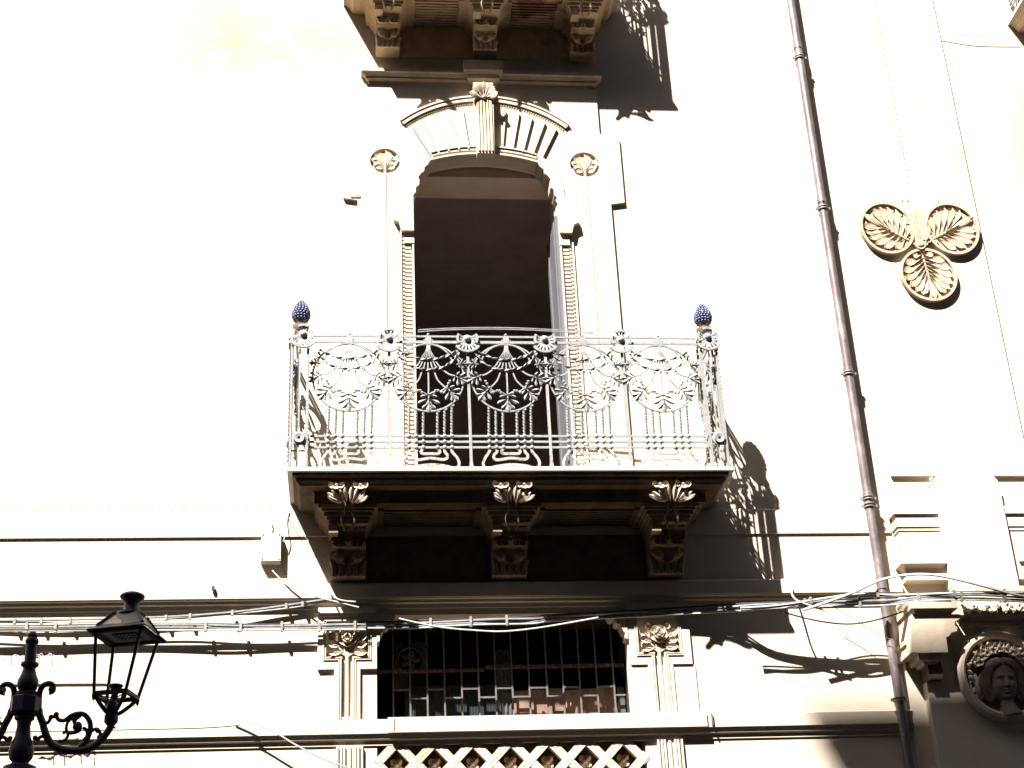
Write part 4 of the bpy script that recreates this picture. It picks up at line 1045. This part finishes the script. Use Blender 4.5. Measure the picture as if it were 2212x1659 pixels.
bundle('cable_bundle', 'grey cable bundle strapped along the facade at the left, ending at the rose pilaster', [(-30, 1357), (120, 1357), (360, 1354), (520, 1355), (690, 1354), (790, 1353)], .08,
       [(.012, 0, .009, M_CABG), (-.006, .006, .009, M_CABG), (-.022, 0, .007, M_CABW), (.026, .008, .005, M_CABB)], (60, 110, 445, 530, 605, 690, 762))
bundle('cable_bundle', 'pair of light cables rising from the left edge towards the balcony foot', [(-30, 1341), (120, 1341), (330, 1336), (480, 1326), (600, 1312), (700, 1298), (760, 1288)], .05,
       [(.006, 0, .0085, M_CABG), (-.010, .004, .006, M_CABW)], (35, 95, 150, 365, 420, 510, 620, 655))
bundle('cable_bundle', 'dark and grey cable bundle crossing under the balcony and on to the right edge', [(780, 1352, .05), (880, 1350, .05), (930, 1348, .125), (1060, 1343, .125), (1150, 1340, .115), (1200, 1335, .05), (1400, 1325, .06), (1560, 1315, .10), (1640, 1310, .19), (1790, 1304, .24), (1915, 1300, .26), (2000, 1292, .32), (2120, 1290, .36), (2260, 1296, .36)], .15,
       [(.013, 0, .009, M_CABG), (-.005, .008, .009, M_CABG), (-.022, 0, .007, M_CABW), (.030, .004, .006, M_CABB)], (930, 1010, 1090, 1740, 1770, 1850, 1980, 2060, 2150))
bundle('cable_bundle', 'upper strands of light cable looping past the downpipe', [(1600, 1313, .24), (1690, 1306, .25), (1780, 1293, .25), (1860, 1283, .25), (1930, 1284, .27), (2010, 1284, .33), (2120, 1280, .36), (2260, 1278, .36)], .25,
       [(.0, 0, .008, M_CABW), (-.014, .006, .006, M_CABG), (.012, .01, .004, M_CABB)], (1760, 1905, 2060, 2160))
cable('sagging_cable', 'white cable sagging in a shallow curve across the top of the barred window', [(862, 1336), (905, 1346), (960, 1356), (1030, 1362), (1085, 1364), (1150, 1358), (1220, 1347), (1292, 1334)], .0065, M_CABW, .30)
cable('looping_cable', 'white cable arching high over the bundle beside the downpipe', [(1735, 1318, .27), (1800, 1296, .28), (1850, 1277, .29), (1900, 1254, .30), (1950, 1243, .34), (2005, 1241, .38), (2060, 1250, .38), (2130, 1268, .38), (2200, 1286, .38), (2260, 1292, .38)], .0105, M_CABW, .3)
cable('hooked_cable', 'short light cable hooking down from the wall to the bundle right of the balcony shadow', [(1703, 1252, .02), (1710, 1268, .10), (1711, 1284, .2), (1722, 1297, .24), (1750, 1308, .26), (1785, 1320, .26)], .007, M_CABW, .2)
cable('drooping_cable', 'black cable drooping in a low arc in front of the wall left of the downpipe', [(1690, 1322, .20), (1760, 1340, .2), (1830, 1348, .2), (1890, 1340, .2), (1960, 1318, .2)], .006, M_CABB, .2)
cable('drooping_cable', 'thin wire slanting across the downpipe under the bundle', [(1800, 1310, .12), (1850, 1340, .12), (1905, 1372, .15), (1930, 1384, .18)], .0025, M_CABB, .2)
cable('wall_wire', 'wire dropping from the wall to the left side of the junction box', [(575, 1108, .02), (586, 1130, .03), (585, 1142, .03), (572, 1160, .04), (565, 1172, .04), (572, 1180, .04)], .005, M_CABW, .03)
cable('wall_wire', 'wire dropping beside the right edge of the junction box', [(625, 1105, .02), (618, 1122, .03), (617, 1150, .05), (612, 1170, .05)], .004, M_CABW, .03)
cable('wall_wire', 'thin wire curving from the junction box into the balcony shadow', [(618, 1112, .03), (640, 1140, .05), (665, 1166, .06), (690, 1185, .08), (740, 1220, .10)], .0022, M_CABG, .05)
cable('tail_wire', 'white tail wire running down from the junction box over the cornice to the cable bundle', [(588, 1232, .05), (605, 1250, .06), (630, 1270, .08), (680, 1288, .12), (735, 1302, .14), (775, 1312, .14)], .006, M_CABW, .06)
cable('tail_wire', 'curl of white cable at the foot of the lower balcony', [(707, 1262, .08), (715, 1280, .12), (728, 1293, .15), (745, 1298, .15), (768, 1300, .15)], .006, M_CABW, .1)
cable('slack_cable', 'white slack cable crossing the ledge at the bottom left of the window', [(505, 1558, .07), (545, 1562, .10), (590, 1580, .12), (640, 1610, .12), (700, 1640, .12), (790, 1672, .12)], .006, M_CABW, .1)
cable('stretched_wire', 'thin wire stretched across the wall near the top right balcony', [(2026, 78, .02), (2100, 76, .05), (2195, 78, .05)], .003, M_STRL, .03, cat='wire')
cable('stretched_wire', 'thin wire running along the top of the ledge at the lower left', [(-20, 1576, .06), (250, 1571, .06), (430, 1567, .06), (515, 1561, .06)], .0018, M_STRL, .05, cat='wire')
cable('stretched_wire', 'black wire running left to right under the cable bundle at the far left', [(-20, 1361, .2), (100, 1360, .2), (190, 1360, .2)], .006, M_CABB, .2, cat='wire')
# small fixing on the wall left of the door
mb = MB(); p = F(768, 423, .03); mb.wbox(p.x - .04, p.x + .04, .0, .035, p.z - .016, p.z + .012); mb.wbox(p.x + .04, p.x + .052, .0, .02, p.z - .006, p.z + .006)
o = obj('wall_fixing', mb, M_CLAMP, None, loc=tuple(p)); tag(o, 'small grey bracket fixed on the bare wall left of the doorway', 'bracket')
mb = MB(); p = F(461, 1271, .07); mb.box(p.x - .01, p.x + .01, p.y - .02, p.y, p.z - .02, p.z + .012); o = obj('wall_hook', mb, M_CABB, None, loc=tuple(p)); tag(o, 'tiny dark hook on the cornice above the street lamp', 'hook')
# bird spikes on the cornice and string course
for lb, z, dd, xa, xb in (('fine wire bird spikes standing on the cornice left of the balcony', 5.312, .05, -3.2, -.2), ('fine wire bird spikes standing on the string course left of the junction box', 5.888, .01, -3.2, -.5)):
    mb = MB(); x = xa; rnd = random.Random(2)
    while x < xb:
        for a in (-.5, -.2, .1, .45):
            p = Vector((x, -dd, z)); q = p + Vector((math.sin(a) * .10, -.012, math.cos(a) * .10)); mb.tube([p, q], .0008, 3)
        x += .09
    o = obj('bird_spikes', mb, M_CLAMP, None, loc=(xa, -dd, z)); o['kind'] = 'stuff'; tag(o, lb, 'bird spikes')

# ------------------------------------------------------------------ street lamp (stands in the street, shaded)
LD = 4.0
G = crop(0, 1280, 560, 2191)
g = lambda x, y: G(x, y, LD)
ax0 = g(235, 1000); lx, ly = ax0.x, -LD
lp = thing('street_lamp', 'dark cast iron street lamp with scrolled arms and a square lantern at the lower left', 'street lamp', (lx, ly, 0))
S = .00057
prof = [(0, 478), (22, 478), (38, 495), (42, 515), (34, 528), (46, 540), (52, 560), (50, 575), (42, 585), (44, 740), (66, 750), (68, 770), (52, 785), (46, 800), (58, 850), (78, 900), (80, 930), (70, 975), (56, 995), (84, 1005), (86, 1030), (74, 1045)]
def zz_(y): return g(235, y).z
mb = MB(); mb.lathe([(r * S, zz_(y) - 0) for r, y in prof[::-1]], (lx, ly, 0), 20); post = obj('post_top', mb, M_LAMP, lp, smooth=True)
mb = MB(); w_ = 118 * S; mb.lathe([(w_ * .95, zz_(1190)), (w_, zz_(1180)), (w_, zz_(1055)), (w_ * .9, zz_(1045))], (lx, ly, 0), 8); obj('collar', mb, M_LAMP, lp)
prof2 = [(60, 1195), (74, 1215), (74, 1235), (56, 1250), (50, 1300), (60, 1390), (85, 1460), (95, 1520), (84, 1575), (60, 1610), (70, 1625), (120, 1650), (130, 1700)]
mb = MB(); mb.lathe([(130 * S, .0), (130 * S, .6), (80 * S, .7), (70 * S, 3.0), (130 * S, zz_(1700))] + [(r * S, zz_(y)) for r, y in prof2[::-1]], (lx, ly, 0), 20); obj('post', mb, M_LAMP, lp, smooth=True)
def scroll(pts, r, flip=False, name='scroll_arm', flat=.7):
    P_ = []
    for p in pts:
        v = g(p[0], p[1])
        if flip: v = Vector((2 * lx - v.x, v.y, v.z))
        P_.append(v)
    rr = r if callable(r) else (lambda t: r)
    SP = smoothpts(P_, 6); n = len(SP)
    mb = MB(); mb.tube(SP, lambda i: rr(i / (n - 1)) * S, 8)
    return mb
arms = [
    ([(335, 1175), (338, 1080), (345, 1000), (375, 945), (425, 925), (462, 945), (458, 985), (430, 990)], lambda t: 24 - 4 * t + (14 * max(0, t - .8) / .2)),
    ([(340, 1150), (345, 1200), (370, 1270), (392, 1350), (430, 1430), (500, 1485), (590, 1505), (690, 1505), (790, 1480), (870, 1420), (930, 1350), (968, 1280), (985, 1210)], lambda t: 30 - 6 * abs(t - .5)),
    ([(370, 1265), (415, 1265), (440, 1225), (440, 1210), (470, 1215), (485, 1195)], 14),
    ([(485, 1200), (510, 1240), (560, 1245), (610, 1210), (660, 1190), (720, 1190), (765, 1230), (785, 1290), (775, 1360), (740, 1430), (690, 1480)], lambda t: 15 + 8 * t),
    ([(655, 1240), (700, 1205), (650, 1215), (590, 1260), (575, 1320), (590, 1370), (570, 1410), (520, 1430)], 12),
    ([(640, 1235), (650, 1270), (690, 1295), (690, 1330), (650, 1350), (600, 1355)], 15),
    ([(720, 1310), (750, 1330), (755, 1380), (720, 1420)], 13),
    ([(780, 1350), (830, 1320), (860, 1335), (870, 1370), (850, 1400)], 13),
    ([(390, 1380), (350, 1390), (330, 1410), (305, 1395)], 14),
    ([(940, 1340), (975, 1310), (1005, 1312)], lambda t: 14 - 9 * t),
]
for f_ in (False, True):
    for pts, r in arms:
        obj('scroll_arm', scroll(pts, r, f_), M_LAMP, lp, smooth=True)
    for (x, y, rr) in ((448, 975, 26), (488, 1195, 22), (440, 1218, 18), (305, 1398, 20), (650, 1238, 20), (672, 1298, 38), (556, 1352, 14), (520, 1425, 14), (848, 1335, 20), (860, 1390, 18)):
        v = g(x, y); 
        if f_: v = Vector((2 * lx - v.x, v.y, v.z))
        mb = MB(); mb.ball(v, rr * S, 8, 6); obj('scroll_knob', mb, M_LAMP, lp, smooth=True)
# lantern
bc = g(985, 1190); lc = Vector((g(1010, 1000).x, ly, 0))
def lantern(cx, tilt=0.0):
    RZ = math.radians(-14)
    def R_(x, y): return (cx + x * math.cos(RZ) - y * math.sin(RZ), ly + x * math.sin(RZ) + y * math.cos(RZ))
    z_e = g(1060, 540).z + .012                   # eaves
    z_b = g(1010, 1035).z
    he, hb = .104, .072
    htp = .052; z_t = z_e + .098
    skew = .030                                  # the lantern leans slightly
    def cor(h, z, k):
        sx, sy = ((-1, -1), (1, -1), (1, 1), (-1, 1))[k]; p = R_(sx * h, sy * h); return Vector((p[0] + skew * (z - z_b) / (z_e - z_b), p[1], z))
    for k in range(4):
        mb = MB(); mb.bar([cor(hb, z_b, k), cor(he, z_e, k)], .013, .013, up=(0, -1, 0)); obj('frame_bar', mb, M_LAMP, lp)
        mb = MB(); a, b_ = cor(he + .006, z_e, k), cor(he + .006, z_e, (k + 1) % 4); mb.bar([a, b_], .018, .016, up=(0, 0, 1)); obj('eaves_rail', mb, M_LAMP, lp)
        mb = MB(); a, b_ = cor(he + .032, z_e + .006, k), cor(he + .032, z_e + .006, (k + 1) % 4); c_, d_ = cor(he, z_e + .03, (k + 1) % 4), cor(he, z_e + .03, k)
        mb.add([a, b_, c_, d_, a + Vector((0, 0, -.006)), b_ + Vector((0, 0, -.006)), c_ + Vector((0, 0, -.006)), d_ + Vector((0, 0, -.006))], [(0,1,2,3),(7,6,5,4),(0,4,5,1),(1,5,6,2),(2,6,7,3),(3,7,4,0)]); obj('eaves', mb, M_LAMP, lp)
        mb = MB(); mb.bar([cor(hb, z_b, k), cor(hb, z_b, (k + 1) % 4)], .016, .018, up=(0, 0, 1)); mb.bar([cor(hb, z_b - .008, k), cor(hb * .1, z_b - .008, (k + 2) % 4)], .004, .004, up=(0, 0, 1)); obj('base_rail', mb, M_LAMP, lp)
        mb = MB(); mb.bar([cor(he, z_e + .028, k), cor(htp, z_t, k)], .014, .014); obj('roof_rib', mb, M_LAMP, lp)
        mb = MB(); a, b_, c_, d_ = cor(he, z_e + .028, k), cor(he, z_e + .028, (k + 1) % 4), cor(htp, z_t, (k + 1) % 4), cor(htp, z_t, k)
        mb.add([a, b_, c_, d_], [(0, 1, 2, 3)]); obj('roof_pane', mb, M_OPAL, lp)
        mb = MB(); mb.lathe([(.0, -.03), (.006, -.02), (.010, .0), (.0, .005)], cor(hb, z_b - .005, k), 8); obj('drop', mb, M_LAMP, lp)
    p = cor(0, z_t, 0)
    mb = MB(); mb.lathe([(.062, -.010), (.066, .0), (.062, .010), (.044, .016), (.036, .028), (.032, .045), (.036, .062), (.052, .078), (.056, .086), (.052, .094), (.036, .102), (.0, .106)], p, 20); obj('chimney', mb, M_LAMP, lp, smooth=True)
    # led tray: plate under the roof
    hp = he - .012
    mb = MB(); q = [cor(hp, z_e + .004, k) for k in range(4)]; u = [v + Vector((0, 0, .01)) for v in q]
    mb.add(q + u, [(0,1,2,3),(7,6,5,4),(0,4,5,1),(1,5,6,2),(2,6,7,3),(3,7,4,0)]); pl = obj('led_plate', mb, M_LEDP, lp)
    mb = MB(); q = [Vector(( (R_(sx * .055, sy * .045)[0]) + skew, R_(sx * .055, sy * .045)[1], z_e + .0035)) for sx, sy in ((-1,-1),(1,-1),(1,1),(-1,1))]; u = [v - Vector((0, 0, .004)) for v in q]
    mb.add(q + u, [(0,1,2,3),(7,6,5,4),(0,4,5,1),(1,5,6,2),(2,6,7,3),(3,7,4,0)]); obj('led_board', mb, M_LEDB, pl)
    for i in range(6):
        for j in range(3):
            v = R_(-.045 + i * .018, -.030 + j * .030); mb = MB(); mb.ball((v[0] + skew, v[1], z_e - .002), .0075, 8, 4, (1, 1, .6)); obj('led_lens', mb, M_LENS, pl, smooth=True)
    # legs gathering under the lantern, burner cup
    zb0 = g(985, 1180).z
    for k in range(4):
        a = cor(hb, z_b, k); c0 = Vector((cx - .012, ly, zb0)); mb = MB()
        mb.tube(smoothpts([a, a.lerp(c0, .35) + Vector((0, 0, -.015)), a.lerp(c0, .75) + Vector((0, 0, -.02)), c0 + Vector((0, 0, .0))], 5), .0095, 8); obj('support_leg', mb, M_LAMP, lp, smooth=True)
    mb = MB(); mb.lathe([(.006, zb0 + .02), (.012, z_b), (.014, z_b + .02), (.032, z_b + .045), (.030, z_b + .05), (.0, z_b + .05)], (cx - .004, ly, 0), 14); obj('burner', mb, M_LAMP, lp, smooth=True)
    mb = MB(); mb.lathe([(.018, zb0 - .055), (.03, zb0 - .04), (.030, zb0 - .012), (.018, zb0), (.026, zb0 + .02), (.020, zb0 + .05), (.010, zb0 + .065), (.008, zb0 + .08)], (cx - .014, ly, 0), 14); obj('lantern_socket', mb, M_LAMP, lp, smooth=True)
lantern(lc.x)
# string of fairy lights at the far left
Pf = [G(x, y, .35) for x, y in ((-40, 715), (60, 712), (140, 680), (200, 700), (270, 690), (330, 675), (380, 690), (440, 672), (455, 690))]
fl = thing('light_string', 'tangled string of unlit fairy lights on the wire behind the lamp post', 'fairy lights', tuple(Pf[0]))
mb = MB(); mb.tube(smoothpts(Pf, 5), .003, 5); mb.tube([p + Vector((.01, 0, .012 * math.sin(i))) for i, p in enumerate(smoothpts(Pf, 5))], .003, 5); obj('wire', mb, M_STRL, fl)
for x, y in ((95, 740), (190, 745), (335, 730), (450, 750)):
    p = G(x, y, .35); mb = MB(); mb.tube([p + Vector((0, 0, .03)), p + Vector((.006, 0, -.025))], .004, 6); obj('bulb', mb, M_STRL, fl)
